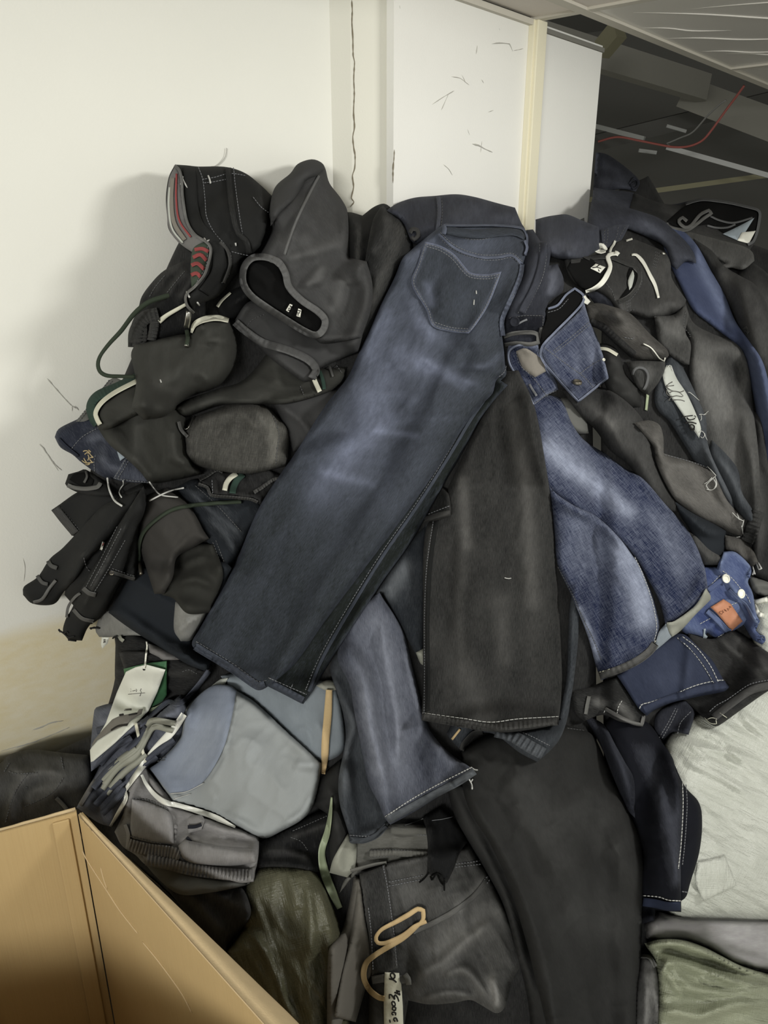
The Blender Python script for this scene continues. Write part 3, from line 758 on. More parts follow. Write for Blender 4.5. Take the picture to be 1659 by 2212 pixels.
# ---- dark bay on the right
patch('rolled_jeans', P('I', '723,830 760,832 800,848 880,905 950,968 962,1000 940,1042 860,1030 706,1050'), 'darknavy', tg=('dark navy jeans rolled up behind the white board edge', 'jeans'), thick=.03, puff=.04, pe=50, edge=20,
      folds=[(P('I', '730,880 820,920 930,1000'), .012, 12), (P('I', '720,980 840,990 900,1010'), .012, 10)])
o = LAST; tube('rolled_end', P('I', '905,1000 925,970 948,985 945,1015 925,1025 912,1005 930,992'), .004, 'darknavy', o)
patch('jeans', P('I', '709,1020 780,1030 880,1040 960,1060 1060,1110 1150,1110 1220,1095 1300,1085 1420,1130 1300,1230 1100,1250 900,1230 688,1260'), 'darknavy', tg=('dark navy jeans lying flat under the open waistband on the right', 'jeans'), thick=.03, edge=25, puff=.03,
      folds=[(P('I', '720,1070 860,1120 1000,1180'), .016, 14), (P('I', '720,1130 900,1190 1100,1240'), .015, 16), (P('I', '700,1060 800,1050 960,1070 1060,1120'), .012, 12)], ang=20)
patch('trousers', P('D', '1500,560 1570,560 1700,700 1790,1400 1790,2000 1660,1950 1600,1650 1560,1300 1500,950 1440,700'), 'black', tg=('black trousers at the right edge behind the blue leg', 'trousers'), thick=.03, puff=.05, edge=20,
      folds=[(P('D', '1600,700 1690,1000 1720,1400'), .02, 18)])
T = thing('jeans', 'black jeans with open pale edged waistband facing right in the dark bay', 'jeans', P('D', '1300,300')[0])
patch('body', P('D', '800,110 960,170 1080,185 1160,165 1260,150 1400,165 1480,185 1600,215 1612,240 1590,400 1545,470 1572,545 1500,600 1420,590 1345,605 1340,570 1200,470 1050,370 900,330 760,250'), 'black', T, thick=.03, edge=18, puff=.03,
      folds=[(P('D', '960,180 1050,230 1150,260'), .015, 12), (P('D', '1080,360 1300,430 1560,520'), .02, 25)], ang=15)
b = LAST
patch('lower_waistband', P('D', '1080,340 1200,370 1350,410 1500,450 1560,490 1572,545 1500,600 1420,590 1345,605 1338,582 1390,560 1310,520 1190,450'), 'char', T, thick=.016, edge=12, w0=.2)
patch('inside', P('D', '1140,185 1260,160 1480,195 1590,222 1600,260 1560,370 1525,425 1460,405 1370,365 1290,310 1150,330 1060,320 1010,290'), 'hole', T, thick=.004, edge=8, wr=(.001, 80, 40))  # black sheet standing for the shade inside the waistband
patch('pocket_lining', P('D', '1572,268 1480,318 1368,372 1465,414 1500,380'), 'bluelining', T, thick=.004, edge=6)
patch('care_label', P('D', '1492,362 1580,352 1536,434 1462,414'), 'white', T, thick=.002, edge=4, wr=None)
ribbon('waistband_edge', P('D', '1130,180 1200,158 1260,152 1400,170 1500,192 1590,216 1608,245 1592,350 1565,420 1530,440'), 6, 'dim', T, thick=.006, off=.004)
ribbon('waistband_fold', P('D', '1010,300 1018,322 1060,338 1140,346 1200,310 1250,270 1297,240 1280,220 1225,248 1165,318 1130,330 1097,308 1088,284 1112,266 1140,290'), 7, 'char', T, thick=.006, off=.006, wear=.4)
ribbon('pocket_edge', P('D', '1290,258 1350,285 1440,300 1560,268'), 4, 'dim', T, off=.002); ribbon('pocket_edge', P('D', '1270,318 1330,332 1400,330 1450,310'), 4, 'dim', T, off=.002)

patch('trousers', P('D', '1180,400 1300,480 1370,570 1480,640 1580,700 1650,820 1700,1000 1790,1300 1790,1800 1690,1700 1560,1180 1450,920 1300,640 1200,480'), 'black', tg=('black trouser leg hanging right of the long blue jeans leg', 'trousers'), thick=.03, puff=.03, edge=18,
      folds=[(P('D', '1350,560 1480,800 1560,1000 1640,1250'), .018, 18), (P('D', '1450,640 1600,850 1690,1150'), .015, 14)])
ribbon('side_tab', P('D', '1500,990 1520,975 1535,990 1520,1005'), 9, 'char', LAST, thick=.005)
patch('jeans', P('D', '960,310 1100,345 1200,440 1290,600 1380,760 1450,930 1540,1060 1620,1180 1665,1330 1740,1700 1700,1950 1620,1850 1580,1500 1530,1250 1480,1110 1300,960 1180,860 1090,690 1030,560 985,440'), 'blue',
      tg=('long mid blue jeans leg hanging down the right side of the heap', 'jeans'), thick=.022, edge=16, puff=.012, folds=[(P('D', '1150,420 1230,580 1330,780 1420,950'), .012, 10), (P('D', '1200,700 1380,900 1500,1080'), -.008, 14)],
      wear=[(P('D', '1160,450 1300,700 1420,930'), 14, .5), (P('D', '1550,1150 1640,1600'), 20, .4)], ang=60)
T = LAST
patch('jeans', P('D', '530,150 640,170 800,215 960,270 1060,350 1140,430 1185,500 1200,560 1130,550 1075,600 1040,570 1000,460 900,400 760,340 600,470 505,345'), 'darknavy',
      tg=('dark navy jeans with a waistband standing up behind the white drawstring joggers', 'jeans'), thick=.026, edge=16, puff=.015, folds=[(P('D', '820,270 1000,400 1100,500 1150,540'), .016, 16), (P('D', '900,330 1000,420 1060,540'), .01, 10)], ang=55, w0=.1)
o = LAST
patch('waistband', P('D', '585,345 690,312 772,312 730,395 690,445 600,470'), 'darknavy', o, thick=.008, edge=8, w0=.15)
stitch(o, [P('D', '612,345 610,400 600,455'), P('D', '632,340 630,400 618,455'), P('D', '700,325 690,380 670,430'), P('D', '745,325 715,380 690,430')], 'dim', on=LAST)

# ---- black legs right of the middle
patch('trousers', P('E', '1440,-100 1600,0 1660,300 1720,700 1720,1060 1659,1070 1555,1010 1560,600 1520,300 1460,100'), 'black', tg=('black trouser leg at the right edge above the blue button fly shorts', 'trousers'), thick=.03, puff=.03, edge=18,
      folds=[(P('E', '1560,150 1600,450 1610,800'), .014, 14), (P('E', '1500,100 1560,500 1590,900'), .012, 12)])
patch('jogger_trousers', P('D', '1000,780 1130,815 1180,940 1300,1010 1440,1065 1510,1150 1545,1300 1565,1500 1590,1700 1605,1900 1605,2130 1580,2230 1540,2290 1490,2250 1440,2120 1340,1950 1260,1780 1200,1600 1180,1450 1150,1250 1160,1100 1120,960'), 'char',
      tg=('charcoal joggers with a ribbed cuff hanging down behind the frayed label jeans', 'trousers'), thick=.028, puff=.03, edge=18, wr=(.005, 200, 40),
      folds=[(P('D', '1170,1010 1300,1090 1420,1100 1500,1180'), .018, 16), (P('D', '1230,1150 1380,1400 1450,1700 1520,2000'), .016, 22), (P('D', '1180,1110 1240,1300 1340,1600 1440,1950'), .012, 16), (P('D', '1500,1250 1540,1600 1570,2000'), .012, 14)], wear=[(P('D', '1250,1200 1380,1500'), 30, .3)])
o = LAST
ribbon('cuff', P('D', '1600,2150 1560,2260 1525,2350'), [26, 30, 26], 'char', o, thick=.009, ribs=(.003, 9))
patch('jeans', P('E', '1300,150 1400,250 1470,350 1490,480 1560,600 1570,680 1500,650 1430,560 1350,420 1280,250'), 'slatedark', tg=('slate jeans leg folded under the charcoal joggers near the ribbed cuff', 'jeans'), thick=.02, edge=14, puff=.015, folds=[(P('E', '1330,250 1420,380 1520,560'), .012, 10)])
# frayed jeans with white pocket bag
T = thing('jeans', 'dark frayed jeans with a handwritten white pocket bag showing', 'jeans', P('D', '1130,1450')[0])
patch('leg', P('D', '1030,1130 1085,1180 1150,1300 1220,1450 1262,1560 1268,1680 1300,1800 1420,2050 1450,2160 1380,2090 1250,1930 1130,1740 1030,1580 950,1500 930,1400 970,1250'), 'slatedark', T, thick=.02, edge=14, puff=.015,
      folds=[(P('D', '1060,1190 1180,1420 1250,1640'), .01, 8), (P('D', '1240,1700 1330,1900 1420,2100'), .012, 14)], ang=65)
patch('pocket_bag', P('D', '1008,1215 1040,1215 1075,1300 1140,1400 1200,1530 1230,1620 1217,1680 1160,1600 1080,1480 1010,1370 983,1270'), 'lining', T, thick=.006, edge=8, wr=(.002, 60, 20))
o = LAST
strokes('handwriting', [P('Q', '330,760 400,690 490,640'), P('Q', '340,750 430,745 530,730'), P('Q', '345,770 420,830 500,870 600,885 700,930 770,1010 700,1010 600,990 500,1010 430,1050 405,1110'), P('Q', '350,830 350,930 420,990 490,1010'),
                        P('Q', '430,910 480,880 600,880 680,900 780,865'), P('Q', '490,1095 600,1090 720,1100 800,1130')], 'inkgrey', o, .0011)
strokes('handwriting', [P('Q', '740,1530 850,1505 1010,1485'), P('Q', '860,1530 900,1590 990,1590 1060,1560 1080,1520 1050,1490'), P('Q', '820,1675 950,1650 1100,1690'), P('Q', '1040,1750 990,1700 930,1740 940,1800 1000,1830 1050,1790 1045,1720 1040,1860 960,1850')], 'ink', o, .0013)
stitch(T, [P('Q', '380,250 440,210 480,260 490,340'), P('Q', '440,220 470,300 500,370'), P('Q', '890,900 930,900 1060,1010 1170,1110'), P('Q', '1170,1460 1230,1450 1300,1470 1360,1440'), P('Q', '1210,1460 1225,1560 1205,1610'), P('Q', '1280,1470 1400,1375'),
           P('Q', '1180,1900 1230,1870 1290,1920 1300,2000 1250,2060 1200,2010'), P('Q', '1300,1930 1340,2050 1375,2110')], 'threadw', .0007, None, None, 'frayed_thread', .003)

# ---- the white drawstring joggers
T = thing('jogger_jeans', 'black jogger jeans with a tied white drawstring', 'jeans', P('D', '700,600')[0])
patch('body', P('D', '350,490 375,452 420,452 500,520 560,500 640,470 700,420 780,403 860,428 960,468 1005,490 1035,560 1045,660 1135,795 1120,835 1050,885 960,915 880,915 780,880 745,905 690,880 640,800 560,745 490,705 420,690 365,600'), 'black', T, thick=.035, edge=18, puff=.035, wr=(.004, 90, 30),
      folds=[(P('D', '1040,680 1000,780 960,900'), .015, 14), (P('D', '1120,800 1000,830 900,880'), .014, 16), (P('D', '880,600 1000,640 1100,790'), .016, 22), (P('D', '640,760 720,830 740,900'), .012, 10), (P('D', '930,500 1020,560 1040,640'), .01, 12)], w0=.12)
b = LAST
patch('waist_opening', P('D', '370,590 400,545 520,530 560,560 640,600 600,680 520,735 440,700'), 'hole', T, thick=.003, edge=6, wr=(.001, 60, 20))  # shade of the open waist, painted as a black patch
ribbon('waistband', P('D', '395,548 450,542 540,525 640,520 700,540 760,565 820,590 835,650 810,720 760,780 700,810'), 9, 'char', T, thick=.005, on=b, off=.004)
ribbon('waistband', P('D', '375,470 420,460 480,510 520,530'), 9, 'char', T, thick=.004)
patch('size_label', P('D', '520,592 555,562 617,585 583,624'), 'white', T, thick=.0015, edge=3, wr=None, smooth=False)
strokes('label_mark', [P('R', '235,620 300,610 350,570'), P('R', '300,610 380,635'), P('R', '335,650 350,680')], 'ink', LAST, .0012)
patch('pocket_opening', P('D', '770,590 812,600 828,660 800,730 740,775 700,800 740,740 765,700 755,640'), 'hole', T, thick=.002, edge=5, wr=None)  # black patch stands for the shaded pocket mouth
patch('pocket_lining', P('D', '792,602 802,640 786,712 770,732 762,670'), 'lining', T, thick=.005, edge=7, wr=None)
ribbon('pocket_edge', P('D', '800,585 838,630 832,690 790,750 745,785 700,805'), 8, 'char', T, thick=.004, wear=.3)
stitch(T, [P('D', '752,775 756,850'), P('D', '762,772 766,850'), P('D', '772,768 776,850'), P('D', '755,862 800,860'), P('D', '940,478 935,520 918,580'), P('D', '950,482 945,530 926,585'), P('D', '960,486 956,530 936,588'),
           P('D', '845,610 850,680 820,740 780,790'), P('D', '620,690 660,740 680,800')], 'dim', on=b)
blob_disc('eyelet', P('D', '988,500')[0], 4.5, 'metal', T, .003, ring=True)
ribbon('drawstring', P('D', '690,500 655,500 632,520 648,580 625,640 590,690 540,725 490,742'), [7, 10, 9, 11, 11, 9, 6], 'white', T, thick=.0035, off=.004)
ribbon('drawstring_loop', P('D', '625,475 600,450 560,452 556,472 590,485 618,480'), [6, 12, 14, 10, 6], 'white', T, thick=.004, off=.006)
ribbon('drawstring', P('D', '785,506 815,506 860,555 905,640 935,700 958,782'), [4, 8, 7, 8, 7, 5], 'white', T, thick=.003, off=.005)
ribbon('drawstring', P('D', '680,415 670,440 655,460 645,490'), 5, 'white', T, thick=.003, off=.004); ribbon('drawstring', P('D', '750,415 790,403'), 4, 'white', T)
ribbon('drawstring_knot', P('D', '675,490 690,495 702,505'), 9, 'white', T, thick=.006, off=.004)
ribbon('drawstring_end', P('D', '478,770 490,790 510,805 500,815 480,800'), 8, 'white', T, thick=.004, off=.01)
ribbon('drawstring_end', P('D', '470,840 480,870 492,910'), [7, 5, 3], 'white', T, thick=.003, off=.01)

# ---- charcoal waists in the middle right
patch('jeans', P('D', '560,740 640,790 700,880 745,900 760,870 740,930 650,900 560,830 500,760'), 'darknavy', tg=('dark navy jeans corner below the tied white drawstring', 'jeans'), thick=.018, edge=12, puff=.01)
patch('sweat_trousers', P('D', '930,900 1050,890 1130,830 1150,900 1130,1000 1165,1080 1155,1210 1120,1210 1020,1140 960,1080 940,1000'), 'char', tg=('charcoal trouser seat bulging below the white drawstring joggers', 'trousers'), thick=.03, puff=.03, edge=16,
      folds=[(P('D', '980,930 1060,1000 1120,1010'), .012, 14), (P('D', '1060,900 1100,1010 1150,1030'), .012, 10), (P('D', '1110,990 1150,1000 1165,1040'), .012, 9)], w0=.1)
stitch(LAST, [P('D', '1130,870 1120,960 1160,1020'), P('D', '1150,1030 1170,1030')], 'dim')
T = thing('jeans', 'charcoal jeans with ribbed waistband and loose white thread end', 'jeans', P('D', '760,980')[0])
patch('body', P('D', '490,830 560,815 640,830 780,885 900,1010 1010,1110 1025,1150 990,1195 900,1185 810,1172 700,1090 600,1000 515,940'), 'warmchar', T, thick=.026, edge=14, puff=.02, wr=(.005, 60, 26),
      folds=[(P('D', '560,850 700,920 800,1020'), .012, 12), (P('D', '640,850 800,960 930,1100'), .012, 12), (P('D', '760,1030 800,1040 810,1020'), .009, 8), (P('D', '850,1080 940,1110 1000,1150'), .012, 8)], ang=35, w0=-.1)
ribbon('waistband', P('D', '520,935 600,970 700,1060 800,1150'), 17, 'black', T, thick=.006, ribs=(.0015, 9))
stitch(T, [P('D', '530,925 610,958 710,1045 812,1135'), P('D', '740,1035 790,1045 800,1035')], 'thread')
ribbon('loose_thread', P('D', '860,1075 905,1098 930,1125 965,1172 995,1188 1000,1165'), 2.5, 'white', T, thick=.0015, off=.003)
T = thing('striped_trousers', 'black track trousers with one cream side stripe in the right middle of the heap', 'trousers', P('D', '680,1250')[0])
patch('leg', P('D', '560,1075 640,1080 700,1130 742,1260 800,1330 832,1360 845,1480 740,1480 640,1390 590,1250'), 'jersey', T, thick=.026, edge=14, puff=.02, folds=[(P('D', '620,1160 700,1200 740,1280'), .012, 10), (P('D', '640,1280 740,1320 830,1400'), .014, 12), (P('D', '680,1400 760,1400 840,1440'), .01, 10)], ang=60)
ribbon('side_stripe', P('D', '572,1106 630,1112 694,1148'), 7, 'cream', T)
T = thing('jeans', 'black jeans rolled into a tube pocket beside the striped trousers', 'jeans', P('D', '870,1290')[0])
patch('roll', P('D', '745,1190 850,1185 1000,1190 992,1260 940,1350 885,1405 840,1375 790,1300'), 'char', T, thick=.03, edge=16, puff=.02, folds=[(P('D', '870,1200 905,1260 880,1340'), .012, 9), (P('D', '790,1200 840,1215 880,1240'), .01, 8)])
ribbon('rolled_edge', P('D', '790,1275 800,1245 830,1228 870,1240 890,1280 880,1340 862,1372'), 6, 'dim', T, thick=.004, on=LAST)
patch('loop_tab', P('D', '880,1398 897,1408 886,1505 870,1500'), 'greenstrip', T, thick=.002, edge=3, wr=None)

# ---- dark legs in the middle right
patch('jeans', P('D', '310,1430 360,1420 420,1440 490,1560 510,1650 430,1650 350,1560'), 'midgrey', tg=('dark grey jeans lump beside the top of the distressed blue leg', 'jeans'), thick=.02, edge=12, puff=.015, w0=-.45)
patch('trousers', P('E', '330,-170 500,-200 640,-170 760,-90 850,10 905,130 930,270 1005,440 1080,560 1080,612 1010,605 900,505 830,405 760,305 640,210 560,95 450,-20'), 'black', tg=('black trouser leg running down behind the distressed blue leg', 'trousers'), thick=.03, puff=.025, edge=16,
      folds=[(P('E', '620,-90 760,60 850,260 1000,520'), .018, 16), (P('E', '480,-120 640,60 780,250'), .014, 14), (P('E', '760,-60 880,120 910,280'), .01, 12)], wear=[(P('E', '620,0 660,60'), 14, .5)])
T = thing('jeans', 'warm charcoal jeans with a frayed white tassel hem', 'jeans', P('E', '1200,420')[0])
patch('leg', P('E', '800,40 870,25 910,25 965,55 988,130 990,235 1100,268 1200,295 1290,345 1325,390 1400,540 1500,650 1512,690 1490,765 1440,755 1330,705 1200,645 1075,545 1000,430 940,290 915,180'), 'warmchar', T, thick=.026, puff=.02, edge=14, wr=(.005, 120, 34),
      folds=[(P('E', '960,60 960,200 1010,290 1100,310 1200,330'), .018, 9), (P('E', '1010,300 1150,360 1300,520 1450,700'), .012, 20), (P('E', '980,340 1090,470 1250,600'), .012, 16)], ang=45, w0=.05)
stitch(T, [P('E', '1000,245 1100,270 1200,300 1280,330')], 'thread')
stitch(T, [P('E', '1270,318 1300,350 1325,378'), P('E', '1325,378 1290,410 1260,440 1280,470 1310,465 1325,430 1310,400'), P('E', '1300,390 1270,420 1250,430'), P('E', '1320,385 1330,440 1300,470 1265,465'), P('E', '1430,615 1465,650 1505,670'), P('E', '1460,620 1475,660'),
           P('E', '1425,790 1470,800 1500,770'), P('E', '1490,700 1500,760'), P('E', '1420,780 1450,775 1480,770'), P('E', '1505,660 1490,720')], 'threadw', .0009, None, None, 'frayed_thread', .003)
patch('trousers', P('E', '1065,545 1180,620 1300,680 1390,732 1388,850 1365,950 1260,955 1180,770 1100,640'), 'slatedark', tg=('very dark green black trouser piece under the frayed tassel hem', 'trousers'), thick=.022, edge=14, puff=.02, folds=[(P('E', '1120,600 1250,720 1380,760'), .016, 12), (P('E', '1150,650 1240,720 1300,760'), .01, 8)], w0=-.35)
patch('jeans', P('E', '1140,730 1200,770 1280,850 1365,900 1360,950 1250,950 1190,860'), 'char', tg=('charcoal jeans tongue beside the turned up cuff of the distressed jeans', 'jeans'), thick=.02, edge=12, puff=.015, w0=.1)
patch('jeans', P('E', '1385,760 1500,785 1560,850 1598,935 1552,965 1440,885 1390,850'), 'warmchar', tg=('charcoal jeans hem with white frayed corner above the blue shorts', 'jeans'), thick=.02, edge=12, puff=.012, folds=[(P('E', '1470,800 1490,880 1520,940'), .01, 8)])
stitch(LAST, [P('E', '1585,940 1600,980 1615,975'), P('E', '1560,960 1575,1010'), P('E', '1595,935 1618,975'), P('E', '1570,985 1560,1015')], 'threadw', .0013, None, None, 'frayed_thread', .003)
patch('trousers', P('E', '1530,1010 1660,1060 1760,1100 1760,1180 1640,1160 1560,1110'), 'midgrey', tg=('dark grey folded trouser edges at the right edge above the white sack', 'trousers'), thick=.02, edge=8, folds=[(P('E', '1550,1080 1660,1090 1750,1110'), .012, 6), (P('E', '1570,1130 1660,1140 1750,1150'), .01, 6)], w0=-.5)

# ---- sacks on the right
T = thing('woven_sack', 'bulging white woven plastic sack on the right', 'sack', (1560, 1750), h=.05)
sk = [(P('H', a), am*1.6, w) for a, am, w in (('1040,700 1200,800 1400,900 1600,960', .006, 7), ('1060,600 1200,680 1400,720 1600,790', .006, 7), ('1150,560 1300,640 1450,790 1540,860', .007, 7), ('1100,640 1260,760 1420,830', .005, 6), ('1120,760 1300,830 1500,1000', .005, 7),
      ('1180,1000 1240,1060 1300,1090', .006, 6), ('1190,1140 1260,1200 1310,1250', .005, 6), ('1250,520 1400,600 1560,680', .006, 8), ('1400,450 1480,560 1580,650', .006, 8), ('1160,560 1260,600 1390,655', .004, 4), ('1080,700 1140,740 1260,770', .005, 6))]
patch('sack_body', P('W', '1425,1660 1440,1600 1480,1560 1560,1510 1600,1470 1625,1400 1618,1325 1650,1290 1760,1265 1830,1500 1830,2000 1659,1994 1570,1992 1480,1988 1430,1960 1400,1900 1400,1760'), 'sackwhite', T, thick=.03, puff=.09, pe=190, edge=30, stiff=9, folds=sk, wr=(.004, 90, 16), ang=28)
o = LAST
patch('sewn_label', P('V', '600,420 900,350 1030,680 660,850 580,640'), 'sackwhite', T, thick=.0012, edge=4, wr=None)
tube('frayed_mouth', P('N', '1310,830 1360,850 1420,840 1550,800 1640,790'), .005, 'white', T); ribbon('frayed_mouth', P('N', '1330,880 1380,990 1440,1100 1560,1150'), 10, 'white', T, thick=.004, ribs=(.003, 11))
T = thing('plastic_bag', 'clear plastic bag of grey clothes between the white and green sacks', 'bag', P('H', '1300,1750')[0], h=.05)
patch('grey_clothes', P('H', '880,1650 930,1600 960,1590 1100,1630 1350,1640 1563,1645 1720,1660 1720,1950 1563,1920 1400,1880 1250,1800 1100,1745 950,1745 890,1735'), 'elastic', T, thick=.03, puff=.04, edge=18, folds=[(P('H', '1150,1680 1300,1660 1500,1700'), .012, 16), (P('H', '1300,1780 1420,1830 1563,1860'), -.01, 10)], ang=0, w0=-.2,
      wear=[(P('H', '1380,1720 1600,1790'), 60, .9), (P('H', '900,1640 1100,1700'), 40, -1.0)])
patch('film', P('H', '875,1640 930,1592 1100,1622 1350,1632 1563,1640 1720,1652 1720,1960 1563,1926 1400,1886 1250,1806 1100,1750 950,1750 885,1738'), 'film', T, thick=.006, edge=10, wr=(.007, 70, 14), ang=12, stiff=2,
      folds=[(P('H', '1120,1730 1180,1660 1280,1640'), .01, 6), (P('H', '1150,1700 1250,1760 1400,1770'), .009, 7)])
T = thing('woven_sack', 'wrinkled green woven plastic sack in the bottom right corner', 'sack', P('H', '1250,2000')[0], h=.05)
gk = [(P('V', a), am*1.7, w) for a, am, w in (('80,1395 200,1390 400,1440 700,1520 1000,1625 1377,1715', -.014, 9), ('60,1310 300,1290 560,1370 900,1480 1150,1600 1400,1660', .022, 17), ('150,1500 400,1540 700,1640 1000,1740 1377,1800', .014, 10), ('260,1490 230,1600 180,1700', .012, 8), ('280,1500 360,1650 480,1780', .012, 9), ('400,1800 700,1850 1000,1870 1377,1830', .012, 10),
      ('170,2050 400,2080 650,2120 950,2010 1377,1950', .016, 14), ('600,1680 800,1760 1000,1780', .008, 6), ('700,1620 900,1700 1050,1760', .008, 6), ('200,1560 330,1760 420,1900', .008, 7))]
patch('sack_body', P('H', '880,1765 950,1745 1080,1745 1200,1782 1300,1832 1420,1892 1563,1932 1720,1965 1720,2440 860,2440 930,2212 945,1950 915,1850'), 'sackgreen', T, thick=.03, puff=.05, pe=110, edge=18, stiff=6, folds=gk, wr=(.0045, 70, 16), ang=12)
patch('jeans', P('H', '860,1830 905,1838 942,1900 958,2050 950,2340 815,2340 832,2000'), 'char', tg=('narrow dark grey jeans leg hanging beside the green sack', 'jeans'), thick=.02, edge=14, puff=.01, folds=[(P('H', '880,1880 890,2050 880,2250'), .012, 9), (P('H', '920,1900 930,2100'), .01, 7)], w0=.35)
ribbon('hem', P('H', '858,1835 905,1842 940,1895'), 9, 'midgrey', LAST, thick=.005)

# ---- navy and black hems on the right
T = thing('denim_shorts', 'blue button fly denim shorts with an orange leather patch', 'shorts', P('E', '1380,1200')[0])
patch('body', P('E', '1130,1200 1240,960 1330,965 1375,865 1450,868 1540,948 1555,1000 1532,1060 1562,1130 1582,1250 1602,1310 1582,1370 1642,1440 1620,1462 1560,1425 1500,1330 1430,1365 1340,1435 1270,1385 1250,1422 1130,1392 1090,1340'), 'bright', T, thick=.022, edge=10, puff=.012, wr=(.004, 60, 26),
      folds=[(P('E', '1440,1070 1490,1190 1560,1260 1600,1320'), .01, 6, 's'), (P('E', '1350,950 1420,1080 1460,1160'), .01, 8), (P('E', '1270,1380 1310,1330 1350,1290'), .008, 6)], ang=50, wear=[(P('E', '1380,1000 1500,1120'), 14, .3)])
b = LAST
patch('fly_flap', P('E', '1375,870 1450,870 1540,950 1552,1000 1530,1060 1560,1130 1580,1250 1600,1310 1570,1300 1510,1200 1450,1140 1400,1070 1340,985'), 'bright', T, thick=.008, edge=5, ang=50, edgewear=.4, w0=.05)
patch('waistband', P('E', '1290,1225 1330,1260 1430,1378 1500,1335 1520,1300 1480,1210 1430,1180 1380,1170'), 'bright', T, thick=.006, edge=6, ang=140, w0=.1)
patch('leather_patch', P('E', '1290,1222 1373,1170 1420,1200 1496,1312 1426,1374 1332,1262'), 'leather', T, thick=.0025, edge=3, wr=(.0008, 60, 30), smooth=False)
strokes('stamped_lettering', [P('N', '560,1060 590,1110 620,1115 640,1070 600,1040 565,1060'), P('N', '630,1020 660,1080'), P('N', '670,1000 700,1050 690,1010 730,1050'), P('N', '735,985 765,1030 790,1010 770,975 740,985'), P('N', '780,930 800,980 800,930 830,960')], 'leatherink', LAST, .0007)
ribbon('placket_edge', P('N', '780,560 900,680 1050,810 1150,890 1240,1040 1320,1180 1400,1280 1460,1310'), 7, 'bright', T, thick=.004, wear=.5)
ribbon('belt_loop', P('E', '1275,1115 1320,1080 1372,1040'), 12, 'bright', T, thick=.005, wear=.1)
ribbon('zip_placket', P('N', '290,1040 420,1150 560,1290 740,1480 820,1520'), 12, 'bright', T, thick=.005, wear=.25)
stitch(T, [P('N', '640,140 800,260 950,420 1060,560 1170,680 1260,860'), P('N', '340,480 590,230'), P('N', '380,590 660,320'), P('N', '130,1330 240,1270 390,1190'), P('N', '520,1640 640,1570 740,1540'), P('N', '840,900 970,850')], 'threadw', .0007, (5, 2))
blob_disc('button', P('E', '1388,1037')[0], 7.5, 'pearl', T, .004, asp=1.3, rot=-.4); blob_disc('button', P('E', '1485,1137')[0], 7.5, 'pearl', T, .004, asp=1.35, rot=.2)
stitch(T, [P('N', '1400,1230 1470,1250 1440,1300'), P('N', '1370,1400 1410,1380 1390,1440'), P('N', '1450,1610 1560,1600 1590,1700'), P('N', '1430,1700 1520,1730 1490,1640 1570,1680'), P('N', '1200,180 1240,210 1190,230'), P('N', '1220,260 1260,300')], 'bright' , .0014, None, None, 'frayed_edge', .002)
patch('label_tab', P('N', '195,1660 215,1440 260,1440 245,1560 300,1620 270,1660'), 'bluelining', T, thick=.004, edge=3, wr=None)

T = thing('jeans', 'black jeans leg with white stitched hem lying on the white sack', 'jeans', P('E', '1450,1650')[0])
patch('leg', P('E', '1150,1390 1300,1425 1420,1372 1490,1392 1570,1452 1720,1560 1790,1700 1659,1760 1500,1870 1340,1982 1290,1972 1180,1870 1100,1830 1120,1600'), 'black', T, thick=.022, edge=10, puff=.012, folds=[(P('E', '1350,1430 1480,1540 1620,1670'), .016, 9), (P('E', '1250,1480 1300,1620 1380,1750'), .008, 14), (P('E', '1440,1400 1560,1520 1680,1650'), .014, 12)], ang=30)
b = LAST
stitch(T, [P('E', '1285,1890 1330,1850 1400,1812 1530,1722 1600,1700 1659,1690')], 'thread', .0008)
ribbon('hem', P('E', '1310,1930 1410,1850 1540,1760 1659,1725 1720,1712'), 17, 'black', T, thick=.0035, wear=.35, on=b)
stitch(T, [P('E', '1250,1930 1290,1965 1330,1970 1325,1945'), P('E', '1350,1900 1395,1930'), P('E', '1270,1940 1300,1930 1330,1940')], 'cream', .0006, None, None, 'loose_thread', .003)
patch('jeans', P('E', '950,1900 1060,1830 1130,1820 1185,1880 1192,1905 1150,2040 1050,2022 985,2080 930,2000'), 'darknavy', tg=('deep navy jeans end with double white seams beside the white sack', 'jeans'), thick=.02, edge=10, puff=.01)
stitch(LAST, [P('E', '960,2060 1020,1960 1065,1870'), P('E', '978,2065 1036,1965 1080,1875'), P('E', '1080,2030 1100,1960 1165,1890')], 'thread', .0008)
# ---- bottom: olive sack, dark clothes, charcoal drawstring jeans, black legs
T = thing('woven_sack', 'olive woven plastic sack behind the cardboard carton', 'sack', P('J', '1450,800')[0])
patch('sack_body', P('J', '1225,640 1235,520 1290,440 1340,395 1480,380 1560,390 1620,440 1700,600 1760,800 1790,1213 1790,1500 1380,1500 1330,1150 1160,840 1250,720'), 'sackolive', T, thick=.03, puff=.05, pe=90, edge=20, stiff=6, ang=75, wr=(.004, 80, 18),
      folds=[(P('J', '1540,390 1570,470 1590,700 1580,900'), .016, 14), (P('J', '1480,420 1510,560 1530,640'), .01, 12), (P('J', '1620,450 1680,700 1700,1000'), .012, 14), (P('J', '1250,700 1320,790 1390,900 1460,1100 1520,1213'), .012, 8), (P('J', '1180,840 1260,960 1330,1100 1400,1213'), .012, 8), (P('J', '1300,880 1360,1000 1420,1120'), .01, 7)])
patch('trousers', P('J', '840,500 900,480 1010,470 1230,470 1285,640 1225,740 1165,815 1150,900 1100,860 1000,700 900,580'), 'black', tg=('black trouser piece tucked between the carton and the olive sack', 'trousers'), thick=.025, puff=.02, edge=14, folds=[(P('J', '900,520 1050,640 1150,760'), .012, 14), (P('J', '1000,480 1120,560 1250,620'), .01, 12)])
